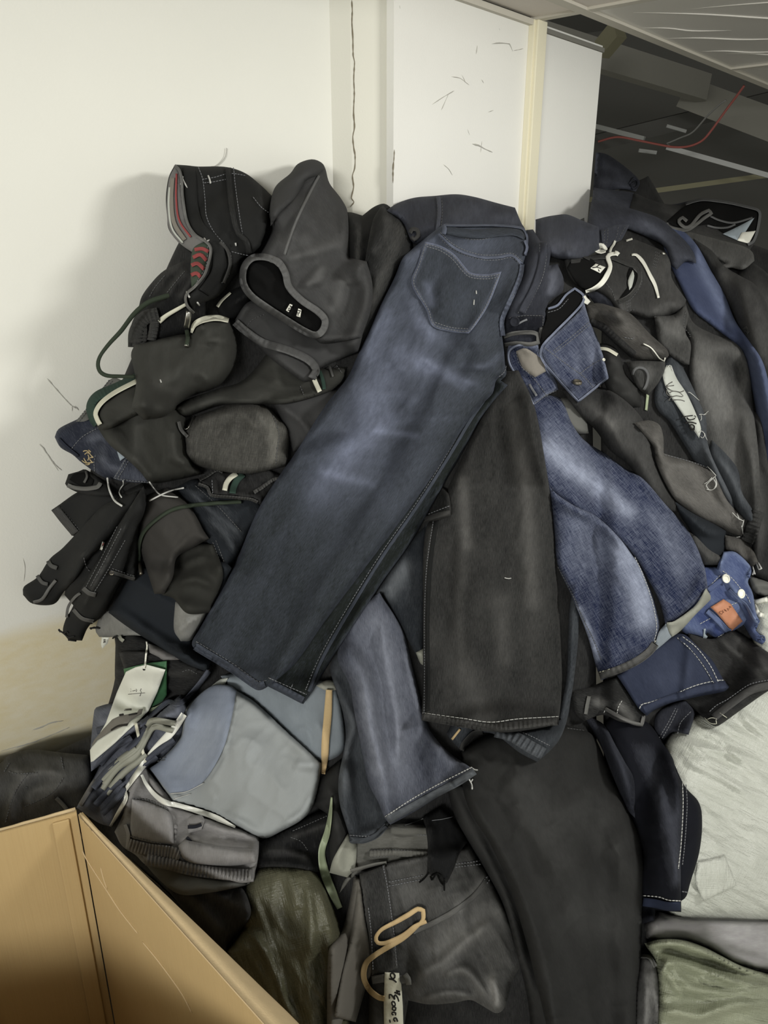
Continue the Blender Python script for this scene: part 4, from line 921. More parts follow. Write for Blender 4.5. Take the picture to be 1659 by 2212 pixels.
patch('jeans', P('F', '1200,1130 1280,1105 1380,1055 1450,1010 1550,975 1600,1000 1625,1100 1595,1200 1560,1260 1500,1275 1400,1255 1270,1250 1200,1260 1170,1220'), 'black', tg=('black jeans with a dark pocket edge under the pale grey trousers', 'jeans'), thick=.025, edge=14, puff=.015, w0=-.1, folds=[(P('F', '1360,1120 1460,1080 1570,1040'), .01, 9), (P('F', '1230,1180 1350,1180 1480,1220'), .01, 9)])
stitch(LAST, [P('F', '1380,1080 1450,1050 1540,1010'), P('F', '1370,1110 1420,1130 1450,1170')], 'dim')
patch('trousers', P('F', '1515,830 1560,780 1610,740 1650,900 1650,1150 1620,1300 1560,1260 1545,1000 1480,960'), 'jersey', tg=('black trouser fold below the end of the ochre tape', 'trousers'), thick=.025, edge=14, puff=.02, folds=[(P('F', '1540,860 1580,960 1590,1100'), .01, 10)])
ribbon('plastic_strip', P('F', '1564,922 1557,1000 1542,1090 1517,1180 1532,1280 1572,1380 1602,1445'), [4, 9, 14, 15, 20, 18, 12], 'greenstrip', None, ('pale green twisted plastic strip hanging right of the pale grey trousers', 'plastic strip', None, None), thick=.002, off=.004, twist=[.2, -.3, .4, -.2, .3])
patch('trousers', P('G', '280,1800 350,1700 400,1500 420,1380 470,1400 470,1700 420,2000 330,2260 270,2260'), 'taupe', tg=('taupe trousers edge at the bottom between the olive sack and the drawstring jeans', 'trousers'), thick=.02, edge=12, puff=.01)
T = thing('jeans', 'grey jeans with folded waistband seen above the drawstring jeans', 'jeans', P('G', '600,1250')[0])
patch('body', P('G', '395,1185 500,1130 600,1105 720,1095 860,1110 860,1290 700,1320 560,1330 440,1370 380,1430 340,1480 370,1400 420,1340'), 'olivegrey', T, thick=.02, edge=10, puff=.01, ang=0, w0=.2)
b = LAST
patch('pocket_bag', P('G', '385,1150 432,1205 425,1340 382,1392 284,1366 308,1285'), 'palegrey', T, thick=.01, edge=9, w0=-1.4)
ribbon('waistband', P('G', '505,1262 600,1258 720,1262 850,1268'), 14, 'olivegrey', T, thick=.006, wear=.35, ribs=(.001, 8)); ribbon('waistband', P('G', '620,1130 700,1138 850,1135'), 16, 'olivegrey', T, thick=.005, wear=.2)
stitch(T, [P('G', '510,1245 620,1240 850,1250'), P('G', '515,1278 650,1275 850,1285'), P('G', '620,1150 840,1160')], 'thread')
ribbon('belt_loop', P('G', '400,1355 460,1340 530,1322 600,1312'), 8, 'olivegrey', T, thick=.006, wear=.4, off=.006)

T = thing('jeans', 'charcoal jeans with ochre drawstring and white handwritten tag at bottom centre', 'jeans', P('G', '850,1700')[0])
patch('body', P('G', '450,1370 600,1315 830,1265 1060,1212 1110,1300 1170,1395 1250,1560 1310,1700 1352,1830 1340,1880 1290,1965 1262,2080 1240,2125 1200,2140 1120,2095 1060,2068 960,2085 830,2092 720,2070 690,2260 500,2260 500,1900 470,1600'), 'char', T, thick=.022, edge=13, puff=.02, wr=(.004, 150, 40),
      folds=[(P('G', '740,1960 900,1870 1050,1740 1200,1620'), .014, 16), (P('G', '900,1950 1010,1900 1090,1960 1160,2060'), .014, 12), (P('G', '1180,1930 1210,2040 1200,2120'), .012, 9), (P('G', '800,2060 950,2030 1080,2050'), .012, 9), (P('G', '620,1360 630,1600 660,1880'), .005, 5, 's')],
      wear=[(P('G', '900,1780 1050,1650 1200,1590'), 34, .35), (P('G', '1180,1960 1220,2080'), 12, .6), (P('G', '1000,1560 1160,1390'), 10, .4), (P('G', '700,1500 850,1400'), 25, .1)], ang=70, w0=.12)
b = LAST
patch('inner_waist', P('G', '445,1410 462,1480 480,1620 515,1800 520,1900 490,1990 430,2190 310,2160 350,1950 392,1760'), 'taupe', T, thick=.008, edge=9, wr=(.003, 120, 30))
patch('waistband', P('G', '455,1378 590,1322 612,1450 640,1700 662,1890 600,1925 520,1930 510,1800 490,1600'), 'char', T, thick=.005, edge=6, w0=-.05, ang=80, edgewear=.25)
stitch(T, [P('G', '500,1560 515,1700 525,1900'), P('G', '580,1325 605,1450 640,1700 655,1880'), P('G', '612,1418 700,1400 800,1380'), P('G', '612,1440 700,1422 800,1402'), P('G', '980,1318 1060,1308 1115,1300'), P('G', '980,1335 1060,1325 1130,1318'),
           P('G', '1155,1385 1070,1490 950,1580 830,1642 740,1680'), P('G', '1170,1402 1085,1508 962,1600 845,1662 750,1702')], 'thread', .0007)
ribbon('belt_loop', P('G', '520,1958 590,1948 660,1955 725,1952'), 18, 'char', T, thick=.004, wear=.45, off=.001, raise_h=True)
ribbon('loop_end', P('G', '700,1925 718,1950 722,1985'), 12, 'midgrey', T, thick=.006, off=.004)
ribbon('yoke_seam', P('G', '1165,1392 1078,1500 955,1590 838,1652 745,1692'), 12, 'char', T, thick=.002, on=b, wear=.35)
patch('handwritten_tag', P('M', '430,275 860,300 880,540 925,640 970,1300 985,1830 990,2100 410,2100 400,1200'), 'cream', T, thick=.0015, edge=3, wr=(.001, 60, 30), smooth=False)
strokes('handwriting', [P('M', '780,580 680,500 560,475'), P('M', '640,490 700,470 740,420 720,340 660,300 610,320 600,380 630,440 660,470'), P('M', '575,1070 560,960 600,930 650,980 730,1090'), P('M', '730,1090 720,1020 720,940 800,1010 850,1150'), P('M', '720,880 800,905 880,950'), P('M', '770,830 880,860'), P('M', '820,830 800,930'), P('M', '870,900 840,960 880,965'),
                        P('M', '740,1280 680,1290 640,1220 650,1150 700,1150 740,1210 740,1280'), P('M', '700,1420 655,1380 670,1320 730,1310 765,1350 755,1410 700,1420'), P('M', '690,1560 645,1530 640,1480 700,1465 760,1490 755,1560'), P('M', '815,1750 790,1680 740,1620 700,1660 700,1710 740,1750'), P('M', '580,1700 575,1740 595,1780')], 'ink', LAST, .0011)
ribbon('drawstring', P('G', '820,1635 760,1660 690,1712 600,1752 552,1752 542,1722 572,1680 650,1638 720,1598 772,1566 802,1575 800,1625 760,1668 690,1728 600,1780 530,1825 486,1868 474,1940 505,2010 555,2052 588,2060'), [8, 10, 10, 10, 9, 8, 9, 11, 11, 10, 8, 10, 11, 12, 12, 12, 13, 12, 13, 12], 'yellow', T, thick=.004, off=.005)

T = thing('trousers', 'black trouser leg end with a torn raw hem above the drawstring jeans', 'trousers', P('G', '920,1200')[0])
patch('leg', P('G', '800,1060 830,1040 900,1000 960,1055 1025,1150 1042,1200 1000,1262 972,1340 932,1425 895,1395 855,1372 822,1380 826,1200'), 'black', T, thick=.018, edge=10, puff=.012, w0=-.15)
stitch(T, [P('G', '840,1385 850,1410 870,1375'), P('G', '880,1380 900,1420 920,1440'), P('G', '830,1370 805,1400 780,1420'), P('G', '915,1400 918,1465'), P('G', '850,1380 880,1370 900,1385')], 'hole', .0012, None, None, 'frayed_edge', .003)
stitch(T, [P('G', '850,1078 910,1070 970,1056')], 'thread', .0006, None)
stitch(T, [P('G', '700,1105 760,1085 800,1068')], 'dim', .0007, None)

T = thing('trousers', 'black trousers with a thick side seam running down to the bottom centre', 'trousers', P('G', '1250,1500')[0])
patch('leg', P('G', '920,860 990,865 1070,900 1170,1070 1300,1290 1370,1440 1440,1640 1510,1850 1570,2212 1570,2450 1400,2450 1385,2120 1330,1860 1250,1560 1150,1360 1050,1190 975,1050'), 'jersey', T, thick=.026, edge=14, puff=.01, wr=(.003, 200, 30),
      folds=[(P('G', '1010,880 1130,1080 1270,1330 1400,1640 1490,1950 1530,2300'), .014, 7), (P('G', '960,900 1080,1140 1220,1400 1330,1700 1400,2000'), .01, 10)], ang=65)

# navy legs on the right bottom
T = thing('trousers', 'navy black trousers with white stitched hems hanging before the white sack', 'trousers', P('H', '1000,1000')[0])
patch('leg', P('H', '1030,740 1100,890 1180,985 1198,1100 1182,1260 1135,1420 1110,1505 1075,1535 1050,1400 1060,1100'), 'darknavy', T, thick=.02, edge=12, puff=.01, w0=-.35)
stitch(LAST, [P('H', '1088,1478 1118,1482'), P('H', '1108,885 1114,1000 1102,1200 1088,1330')], 'thread', .0008)
patch('leg', P('H', '640,560 700,500 800,520 900,545 985,660 1035,740 1050,800 1085,900 1092,1050 1080,1300 1082,1592 940,1582 932,1640 850,1660 850,1400 870,1250 800,1050 690,760'), 'darknavy', T, thick=.024, edge=14, puff=.02, w0=-.25,
      folds=[(P('H', '780,600 900,820 1000,1100 1040,1400'), .016, 20), (P('H', '960,700 1040,860 1060,1100'), .01, 12), (P('H', '1000,1150 1040,1350 1030,1500'), .01, 14)], wear=[(P('H', '900,700 1040,1050 1050,1400'), 22, .2)], ang=70)
b = LAST
ribbon('hem', P('H', '870,1535 940,1545 1010,1560 1078,1560'), 19, 'navy', T, thick=.003, wear=-.2)
stitch(T, [P('H', '870,1500 960,1508 1010,1525 1077,1530'), P('H', '1088,875 1092,1000 1082,1200 1066,1350')], 'threadw', .0008, (6, 2))
patch('leg', P('H', '540,500 600,520 660,560 720,670 770,760 820,860 826,1070 780,1020 700,830 640,680'), 'darknavy', T, thick=.022, edge=12, puff=.015, folds=[(P('H', '640,590 740,760 800,950'), .008, 9)], w0=-.05)

# the big black leg in the middle
T = thing('trousers', 'very large smooth black jersey trouser leg hanging at bottom centre right', 'trousers', P('H', '550,1200')[0])
patch('leg', P('H', '-140,700 -60,640 60,590 200,572 430,556 510,572 590,610 640,700 700,850 780,1020 840,1150 868,1290 866,1500 860,1800 835,2100 830,2450 380,2450 330,2200 270,1950 220,1750 130,1450 20,1210 -80,1050 -130,900'), 'jersey', T, thick=.035, edge=22, puff=.05, pe=120, stiff=7, wr=(.006, 220, 80),
      folds=[(P('H', '120,800 300,960 480,1120'), .02, 40), (P('H', '500,900 640,1100 760,1290'), .02, 34), (P('H', '330,760 560,1000 700,1180'), -.012, 30), (P('H', '420,1500 640,1650 800,1700'), .012, 50), (P('H', '150,980 340,1200 480,1400'), .012, 40)], ang=70)
stitch(LAST, [P('H', '450,572 490,578 545,585')], 'dim')

# ---- small waist, navy hem
T = thing('jeans', 'small black jeans waistband with pale belt loops under the navy hem', 'jeans', P('E', '640,1850')[0])
patch('body', P('E', '400,1762 500,1740 620,1690 690,1665 750,1750 830,1850 872,1930 857,1982 800,1972 700,1952 600,1912 480,1952 420,1892'), 'char', T, thick=.02, edge=10, puff=.012, ang=20, w0=-.1, wear=[(P('E', '560,1830 600,1840'), 10, .5), (P('E', '720,1860 780,1930'), 10, .5)])
ribbon('belt_loop', P('E', '512,1792 500,1850 490,1908'), 8, 'midgrey', T, thick=.004); ribbon('belt_loop', P('E', '615,1872 650,1892 720,1930 790,1962 850,1976 862,1922'), 8, 'char', T, thick=.005, wear=.6)
stitch(T, [P('E', '690,1905 700,1860 722,1822'), P('E', '618,1868 605,1905'), P('E', '868,1918 858,1975')], 'threadw', .0008)
T = thing('jeans', 'navy jeans leg end with white contrast hem below the distressed leg', 'jeans', P('E', '1050,1620')[0])
patch('leg', P('E', '690,1660 800,1560 950,1460 1060,1395 1130,1400 1205,1470 1300,1560 1370,1680 1412,1732 1380,1762 1230,1792 1050,1832 930,1882 882,1918 830,1872 750,1750'), 'navy', T, thick=.022, edge=10, puff=.012, wr=(.003, 90, 40), ang=60, lift=[(P('E', '880,1915 1100,1830 1400,1740'), .008, 26)], folds=[(P('E', '900,1700 1050,1620 1200,1600'), .007, 30), (P('E', '940,1750 1060,1690 1190,1640'), .006, 24)])
b = LAST
ribbon('hem', P('E', '865,1880 960,1838 1060,1800 1230,1750 1390,1720'), 17, 'navy', T, thick=.0025, on=b, ribs=(.0012, 16), wear=.12)
ribbon('side_seam', P('E', '1092,1415 1180,1490 1260,1590 1330,1715'), 9, 'navy', T, thick=.0015, on=b, wear=.1)
stitch(T, [P('E', '835,1872 850,1845 900,1832 1050,1782 1200,1722 1330,1692 1375,1690'), P('E', '1078,1418 1165,1495 1240,1590 1315,1712'), P('E', '1110,1410 1200,1480 1285,1590 1340,1700')], 'threadw', .0009, (6, 2))

# ================================================================= lower left
T = thing('jeans', 'dark jeans lying behind the cardboard carton at the left edge', 'jeans', P('F', '200,880')[0])
patch('body', P('F', '-300,800 -100,770 0,760 40,722 150,696 300,712 415,722 440,800 430,1000 360,1060 330,1120 -150,1180 -320,1180'), 'char', T, thick=.03, edge=18, puff=.04, w0=.1, ang=75, folds=[(P('F', '40,780 120,810 200,800 300,810'), .012, 10), (P('F', '140,800 70,900 30,1060'), .012, 12), (P('F', '300,830 240,900 110,980'), .012, 14), (P('F', '120,960 150,900 240,860'), .01, 10)])
stitch(T, [P('F', '40,800 80,810 180,806'), P('F', '135,805 70,900 25,1040'), P('F', '288,730 300,790'), P('F', '300,830 240,905 110,970'), P('F', '20,800 45,760'), P('F', '120,875 135,876')], 'dim', .0009)
ribbon('pocket_tab', P('F', '265,925 295,955 320,985'), 9, 'char', T, thick=.005, wear=.5)
T = thing('folded_trousers', 'folded black trousers with ridged edges behind the white paper tag', 'trousers', P('F', '750,280')[0])
patch('layer', P('F', '545,172 640,150 900,255 1000,300 985,360 870,455 800,425 740,455 620,450 560,395 542,360'), 'black', T, thick=.03, edge=14, puff=.02, ang=10, w0=-.05, folds=[(P('F', '570,250 640,235 800,250 960,320'), .016, 8, 's'), (P('F', '560,330 700,330 900,345'), .012, 8), (P('F', '780,350 860,330 950,310'), .008, 7)])
patch('layer', P('F', '560,240 600,232 760,245 900,290 960,330 860,352 700,342 590,330'), 'black', T, thick=.016, edge=10, puff=.008, ang=10)
patch('layer', P('F', '698,196 760,215 900,258 880,270 770,275 750,262 705,240'), 'elastic', T, thick=.012, edge=8, folds=[(P('F', '720,230 770,240 800,235'), .006, 6)], w0=-.6)
stitch(T, [P('F', '860,330 890,320 930,340')], 'dim')
T = thing('jeans', 'grey denim hem with a small white size tag poking out at the left', 'jeans', P('F', '540,110')[0])
patch('hem', P('F', '450,130 478,60 520,40 560,45 640,115 710,165 620,158 530,166 468,166'), 'midgrey', T, thick=.016, edge=8, puff=.006, w0=.45, folds=[(P('F', '500,60 500,160'), .006, 5), (P('F', '525,50 530,160'), .006, 5)], ang=80)
patch('size_tag', P('F', '480,166 514,168 508,195 482,222 476,200'), 'paper', T, thick=.001, edge=3, wr=None, smooth=False)
strokes('print', [P('O', '305,290 330,285'), P('O', '305,310 330,305'), P('O', '300,330 330,322')], 'inkgrey', LAST, .0012)
ribbon('label_loop', P('O', '535,235 560,280 600,310'), 8, 'palegrey', T, thick=.004); stitch(T, [P('O', '110,130 150,105 190,110 240,120'), P('O', '440,270 470,240 500,232')], 'black', .0016, None, None, 'frayed_thread', .004)

# folded pile tied with strap
T = thing('folded_jeans', 'bundle of folded dark and pale jeans tied with a strap', 'jeans', P('F', '600,750')[0])
patch('bottom_jeans', P('F', '360,970 430,850 480,760 560,640 700,560 850,450 890,520 860,640 770,740 700,780 650,890 600,980 520,1060 460,1040'), 'slate', T, thick=.04, edge=14, puff=.03, ang=55, w0=.28, folds=[(P('F', '420,960 520,820 640,700'), .012, 10)])
patch('upper_jeans', P('F', '425,720 445,510 470,492 540,480 600,520 700,545 850,440 885,500 860,560 720,580 600,640 520,720 470,770 430,800'), 'slate', T, thick=.04, edge=14, puff=.03, ang=50, w0=.28, folds=[(P('F', '455,560 520,565 560,530'), .014, 8), (P('F', '470,700 560,620 700,570 800,520'), .012, 9), (P('F', '600,560 700,600 800,540'), .01, 8)])
for s, w in (('485,885 540,800 600,750 660,700 690,600 722,560 830,575', 13), ('492,862 560,780 640,730 690,640 730,590 815,608', 13), ('480,840 560,760 650,690 690,600 715,556', 12), ('500,800 570,740 640,690', 12), ('500,905 570,820 640,760 690,720', 14)):
    ribbon('folded_edge', P('F', s), w, 'palegrey', T, thick=.008, off=.004, crown=.9, wear=-.25)
for s in ('600,700 660,640 690,590', '690,750 760,690 820,650', '440,880 500,800 560,750', '465,770 540,690 620,640', '455,610 520,590 580,545', '610,850 680,780 740,730', '450,960 520,880 570,840', '480,1000 550,930 590,880'):
    ribbon('folded_edge', P('F', s), 14, 'slate', T, thick=.008, off=.004, crown=.9, wear=.1)
patch('pocket_edge', P('F', '368,955 430,850 445,835 460,850 440,880 385,965'), 'elastic', T, thick=.01, edge=7, w0=-.3)
ribbon('waistband_edge', P('F', '665,580 730,520 795,470 830,482 870,465 930,400 985,325'), 11, 'slate', T, thick=.006, off=.006, wear=.15)
stitch(T, [P('F', '700,540 760,490 800,468'), P('F', '880,460 940,390 985,320')], 'threadw', .0008)

T = thing('jeans', 'folded grey jeans with elastic waistband and front pocket under pale trousers', 'jeans', P('F', '850,1100')[0])
patch('lower_fold', P('F', '640,1180 760,1230 1000,1270 1180,1325 1150,1340 1000,1370 850,1380 740,1300'), 'midgrey', T, thick=.02, edge=12, puff=.01, w0=-.35)
patch('body', P('F', '600,900 640,800 690,780 800,900 900,980 1080,1040 1222,1100 1218,1200 1196,1320 1130,1325 900,1265 700,1245 640,1195 575,1150 540,1085 580,1000'), 'elastic', T, thick=.03, edge=12, puff=.02, ang=10, wr=(.004, 60, 30),
      folds=[(P('F', '800,960 830,1060 830,1150 880,1230'), .014, 8, 's'), (P('F', '840,1130 900,1120 1000,1150 1200,1160'), .014, 9), (P('F', '880,990 1000,1060 1200,1110'), .014, 8), (P('F', '850,1190 1000,1205 1190,1200'), .01, 8), (P('F', '700,800 780,940 820,1000'), .01, 9)])
b = LAST
patch('pocket', P('F', '622,930 700,945 790,985 815,1040 820,1140 760,1148 612,1112'), 'elastic', T, thick=.006, edge=7, puff=.008, w0=.1)
ribbon('waistband', P('F', '608,1145 700,1168 800,1180 850,1195'), 26, 'elastic', T, thick=.007, ribs=(.0035, 7), wear=.15)
ribbon('waistband', P('F', '690,1215 800,1238 900,1262 1050,1282 1185,1290'), 26, 'elastic', T, thick=.008, ribs=(.0035, 8), wear=.05)
stitch(T, [P('F', '625,925 700,938 790,978'), P('F', '615,1105 760,1142')], 'dim')
ribbon('belt_loop', P('F', '590,1050 605,1100 600,1165'), 8, 'elastic', T, thick=.006, wear=.3)
patch('waist_tab', P('F', '880,1040 900,1010 950,1005 965,1030 950,1075 890,1090'), 'elastic', T, thick=.008, edge=7, w0=.2)
ribbon('stitched_slit', P('F', '885,1062 920,1060 950,1050'), 8, 'darknavy', T, thick=.003, off=.003); ribbon('stitched_slit', P('F', '880,1110 905,1140 910,1180 890,1188'), 7, 'darknavy', T, thick=.003, off=.002)
patch('folded_side', P('F', '840,1150 870,1120 960,1140 1100,1160 1215,1165 1205,1230 1090,1245 920,1235 860,1205'), 'elastic', T, thick=.016, edge=9, puff=.008, w0=.05)

T = thing('shorts', 'pale blue grey shorts lying under the grey trousers beside the ochre tape', 'shorts', P('F', '1400,550')[0])
patch('body', P('F', '1040,350 1120,330 1230,320 1400,380 1500,370 1590,395 1610,480 1632,660 1602,722 1520,752 1440,710 1300,570 1180,460 1080,405'), 'lightblue', T, thick=.022, edge=12, puff=.015, wr=(.003, 110, 50), folds=[(P('F', '1430,470 1450,560 1462,650 1450,700'), .005, 5, 's')])
patch('waistband_corner', P('F', '1490,395 1540,370 1585,375 1590,415 1540,420'), 'palegrey', T, thick=.008, edge=6)
patch('pocket_tip', P('F', '990,402 1040,365 1075,360 1060,392'), 'lining', T, thick=.005, edge=5, w0=-.2)
ribbon('tape', P('F', '1552,415 1545,540 1535,650 1530,760 1524,812'), [14, 17, 17, 16, 8], 'yellow', T, thick=.003, off=.004)
T = thing('trousers', 'large pale grey trousers spread out left of centre with blue grey thigh panel', 'trousers', P('F', '1100,800')[0])
patch('leg', P('F', '880,500 990,400 1080,392 1120,420 1200,470 1330,590 1450,700 1515,760 1505,850 1472,970 1420,1030 1330,1080 1255,1115 1200,1100 1080,1040 980,990 830,950 790,905 700,785 760,740 850,640'), 'lightgrey', T, thick=.028, edge=16, puff=.03, pe=110, stiff=6, wr=(.004, 200, 70), ang=120,
      folds=[(P('F', '1120,430 1090,580 1050,720 960,850'), .010, 9, 's'), (P('F', '1385,760 1440,770 1500,775'), .012, 12), (P('F', '1200,600 1150,800 1120,950'), .008, 40), (P('F', '1480,900 1430,990 1330,1060'), .008, 10), (P('F', '860,950 1000,990 1180,1050'), .006, 8)])
b = LAST
patch('thigh_panel', P('F', '890,500 990,402 1080,396 1115,422 1090,560 1050,700 975,830 900,892 800,905 705,785 765,742 855,642'), 'bluegrey', T, thick=.004, edge=6, wr=(.003, 120, 40), ang=110, w0=-.1, wear=[(P('F', '900,760 1000,600'), 36, .5)])
stitch(T, [P('F', '800,905 880,895 960,855'), P('F', '820,930 900,905')], 'threadw', .0006, None)
stitch(T, [P('F', '720,745 780,735'), P('F', '725,755 780,745')], 'dim')
# straps and cords of the bundle
T = thing('packing_strap', 'clear plastic packing strap tied round the folded jeans bundle', 'strap', P('F', '700,720')[0])
ribbon('strap', P('F', '868,530 820,600 740,690 660,790 590,888'), [14, 17, 17, 13, 8], 'strap', T, thick=.002, off=.010, twist=[.2, -.4, .3, -.2])
ribbon('strap', P('F', '590,888 592,930 560,990 520,1060'), [8, 9, 8, 5], 'strap', T, thick=.0015, off=.006)
ribbon('cord', P('F', '640,572 655,640 680,730 695,762'), 7, 'cream', T, thick=.003, off=.012)
ribbon('strap', P('F', '668,815 690,860 730,910 780,945 860,965 1000,1010 1110,1062'), [6, 9, 12, 10, 12, 12, 4], 'strap', T, thick=.0015, off=.004)
# tag
T = thing('hang_tag', 'crumpled white paper tag with faint handwriting hanging on a white string', 'tag', P('F', '650,450')[0])
patch('green_card', P('F', '582,316 690,290 786,279 786,440 765,470 700,505 640,480 600,400'), 'greencard', T, thick=.001, edge=3, wr=(.001, 70, 40), smooth=False, up=.006)
ribbon('green_fringe', P('F', '700,515 745,500 795,470'), 9, 'greenstrip', T, thick=.002, off=.004)
patch('paper', P('F', '594,330 640,308 690,296 780,320 742,425 700,515 655,560 600,610 540,668 440,752 428,756 424,700 500,570 550,430'), 'paper', T, thick=.0012, edge=4, wr=(.003, 80, 40), smooth=False, up=.006, lift=[(P('F', '430,740'), .01, 40)], folds=[(P('F', '560,500 640,520 690,510'), .004, 8)])
b = LAST
strokes('handwriting', [P('O', '705,1020 725,1030 710,1065'), P('O', '735,1055 750,1045 770,1055 780,1045'), P('O', '785,1025 805,1030 790,1065'), P('O', '865,1020 845,1060 870,1070 845,1130'), P('O', '670,1105 780,1092 920,1083')], 'inkgrey', b, .0006)
strokes('print', [P('O', '620,1330 720,1322'), P('O', '610,1348 720,1338'), P('O', '640,1338 720,1330')], 'inkgrey', b, .0009)
patch('printed_photo', P('O', '430,1480 560,1420 800,1380 830,1330 890,1320 870,1400 720,1480 640,1560 420,1660 200,1800 110,1900 160,1790 300,1620'), 'taupe', T, thick=.0006, edge=2, wr=None, smooth=False, w0=.3)
strokes('print', [P('O', '420,1640 520,1580 650,1560'), P('O', '540,1415 600,1405'), P('O', '680,1415 800,1390')], 'ink', LAST, .0018)
blob_disc('hole', P('O', '906,733')[0], 2.6, 'ink', T, .0008, on=b)
ribbon('string', P('O', '945,315 950,400 935,520 925,640 910,690 905,725'), [3.5, 3, 4, 4, 4, 3], 'white', T, thick=.003, off=.004, ribs=(.001, 6))
# ================================================================= left flank of the heap
patch('jeans', P('B', '262,716 300,690 400,622 470,615 620,640 560,720 480,760 420,850 375,848 320,790'), 'char', tg=('black jeans leg end poking out to the left under the waist loop', 'jeans'), thick=.022, edge=10, puff=.008, w0=-.2, ang=35)
ribbon('hem', P('B', '282,708 330,765 385,835'), 18, 'char', LAST, thick=.003, wear=.1); stitch(LAST, [P('B', '300,695 350,750 405,815')], 'dim', on=LAST)
T = thing('jeans', 'dark slate jeans legs under the green cord joggers', 'jeans', P('B', '1150,800')[0])
patch('leg', P('B', '900,600 1000,555 1100,590 1330,640 1350,730 1290,810 1210,960 1150,1070 1120,1000 1050,860 980,740'), 'slatedark', T, thick=.026, edge=14, puff=.015, w0=-.15, ang=60, folds=[(P('B', '940,600 1060,700 1180,800 1250,850'), .012, 10), (P('B', '1060,760 1140,830 1210,940'), .012, 9), (P('B', '1000,600 1100,660 1200,760'), .008, 8)])
stitch(T, [P('B', '1090,880 1120,960 1150,1040'), P('B', '1105,870 1135,950 1160,1020'), P('B', '1000,590 1100,680 1240,830')], 'dim')
patch('trousers', P('B', '555,1240 650,1070 720,1000 900,1020 1130,980 1190,1010 1150,1150 1090,1250 1000,1340 1000,1400 1085,1480 1060,1545 950,1500 840,1430 700,1345 620,1290'), 'slatedark', tg=('dark slate trousers hanging low on the left above the white tag', 'trousers'), thick=.026, edge=14, puff=.02, w0=-.35, ang=40,
      folds=[(P('B', '620,1240 760,1330 900,1420 1030,1500'), .014, 12), (P('B', '700,1080 860,1180 980,1300'), .008, 30)])
T = thing('denim_scrap', 'light grey denim fold tucked left of the dark jeans hem', 'jeans', P('F', '890,90')[0])
patch('fold', P('F', '826,0 905,-2 990,22 950,100 905,178 852,186 820,130'), 'midgrey', T, thick=.022, edge=12, puff=.01, w0=.5, folds=[(P('F', '830,140 880,90 940,60'), .016, 8, 's'), (P('F', '850,30 900,50 960,60'), .006, 10)])
T = thing('joggers', 'charcoal joggers with a dark green drawcord at left centre', 'trousers', P('B', '850,900')[0])
patch('hollow', P('B', '880,960 1000,890 1090,890 1140,1020 1130,1110 1080,1240 960,1245 890,1170 830,1150'), 'jerseypale', T, thick=.02, edge=14, puff=.01, w0=-.4, folds=[(P('B', '920,1010 1020,960 1110,980'), .014, 10), (P('B', '900,1090 1000,1070 1100,1110'), .014, 10)])
patch('leg', P('B', '735,665 850,600 960,680 1050,830 1072,862 985,910 905,960 885,1060 842,1145 790,1145 732,960 705,860'), 'jerseygrey', T, thick=.034, edge=18, puff=.03, w0=-.35, ang=60, wr=(.004, 90, 50), folds=[(P('B', '760,760 850,850 890,960'), .012, 24), (P('B', '1000,830 940,880 880,960 850,1100'), .01, 9)])
ribbon('drawcord', P('B', '1235,672 1080,682 920,702 830,742 745,815 712,890 712,985'), [9, 9, 9, 9, 8, 8, 7], 'greencord', T, thick=.005, off=.004, crown=.8)
tube('cord_tip', P('B', '712,980 718,1015 722,1045'), .003, 'brass', T, off=.005)
T = thing('jeans', 'black jeans folded so that two belt loop waistbands hang out at the far left', 'jeans', P('B', '450,950')[0], h=.02)
patch('seat', P('B', '560,690 640,620 740,570 750,680 712,800 706,960 692,1072 640,1062 590,1140 530,1250 470,1300 430,1290 380,1210 330,1150 350,1060 420,940 480,800'), 'char', T, thick=.03, edge=12, puff=.01, ang=125, w0=-.25, wr=(.004, 120, 30))
patch('waist_fold', P('B', '600,660 520,700 410,815 320,910 255,965 195,1055 122,1108 118,1150 168,1195 275,1197 330,1130 400,1050 460,960 560,860 660,740 740,600'), 'char', T, thick=.026, edge=12, puff=.012, ang=125, w0=-.3, folds=[(P('B', '700,640 560,790 420,950 290,1090'), .01, 10), (P('B', '360,930 460,940 520,900'), .006, 8)])
b1 = LAST
patch('waist_fold', P('B', '735,590 690,660 600,800 500,965 420,1110 365,1225 338,1270 322,1335 350,1380 420,1384 455,1310 530,1235 600,1110 660,940 710,800 745,700'), 'char', T, thick=.03, edge=12, puff=.014, ang=115, w0=-.25, folds=[(P('B', '690,720 580,900 480,1100 400,1260'), .01, 8), (P('B', '640,800 560,960 470,1130'), .008, 6)])
b2 = LAST
ribbon('belt_loop', P('B', '245,975 262,1000 292,1012'), 9, 'char', T, thick=.005, wear=.25, on=b1); ribbon('belt_loop', P('B', '190,1050 215,1085 245,1095'), 8, 'char', T, thick=.005, wear=.25, on=b1)
ribbon('waistband_edge', P('B', '170,1188 215,1172 250,1120 285,1075'), 7, 'char', T, thick=.005, wear=.5, on=b1)
ribbon('belt_loop', P('B', '425,1115 455,1140 490,1150'), 10, 'char', T, thick=.005, wear=.3, on=b2); ribbon('belt_loop', P('B', '375,1225 420,1270 480,1285'), 8, 'char', T, thick=.005, wear=.35, on=b2)
ribbon('waistband_edge', P('B', '340,1265 350,1210 380,1165 410,1140'), 6, 'char', T, thick=.005, wear=.5)
stitch(T, [P('B', '600,800 520,960 440,1110'), P('B', '620,810 540,965 462,1110'), P('B', '640,870 560,1010 480,1140'), P('B', '570,1028 620,1050 690,1072'), P('B', '575,1015 630,1035 690,1055'), P('B', '430,960 440,1000 460,1030')], 'dim', .0008)
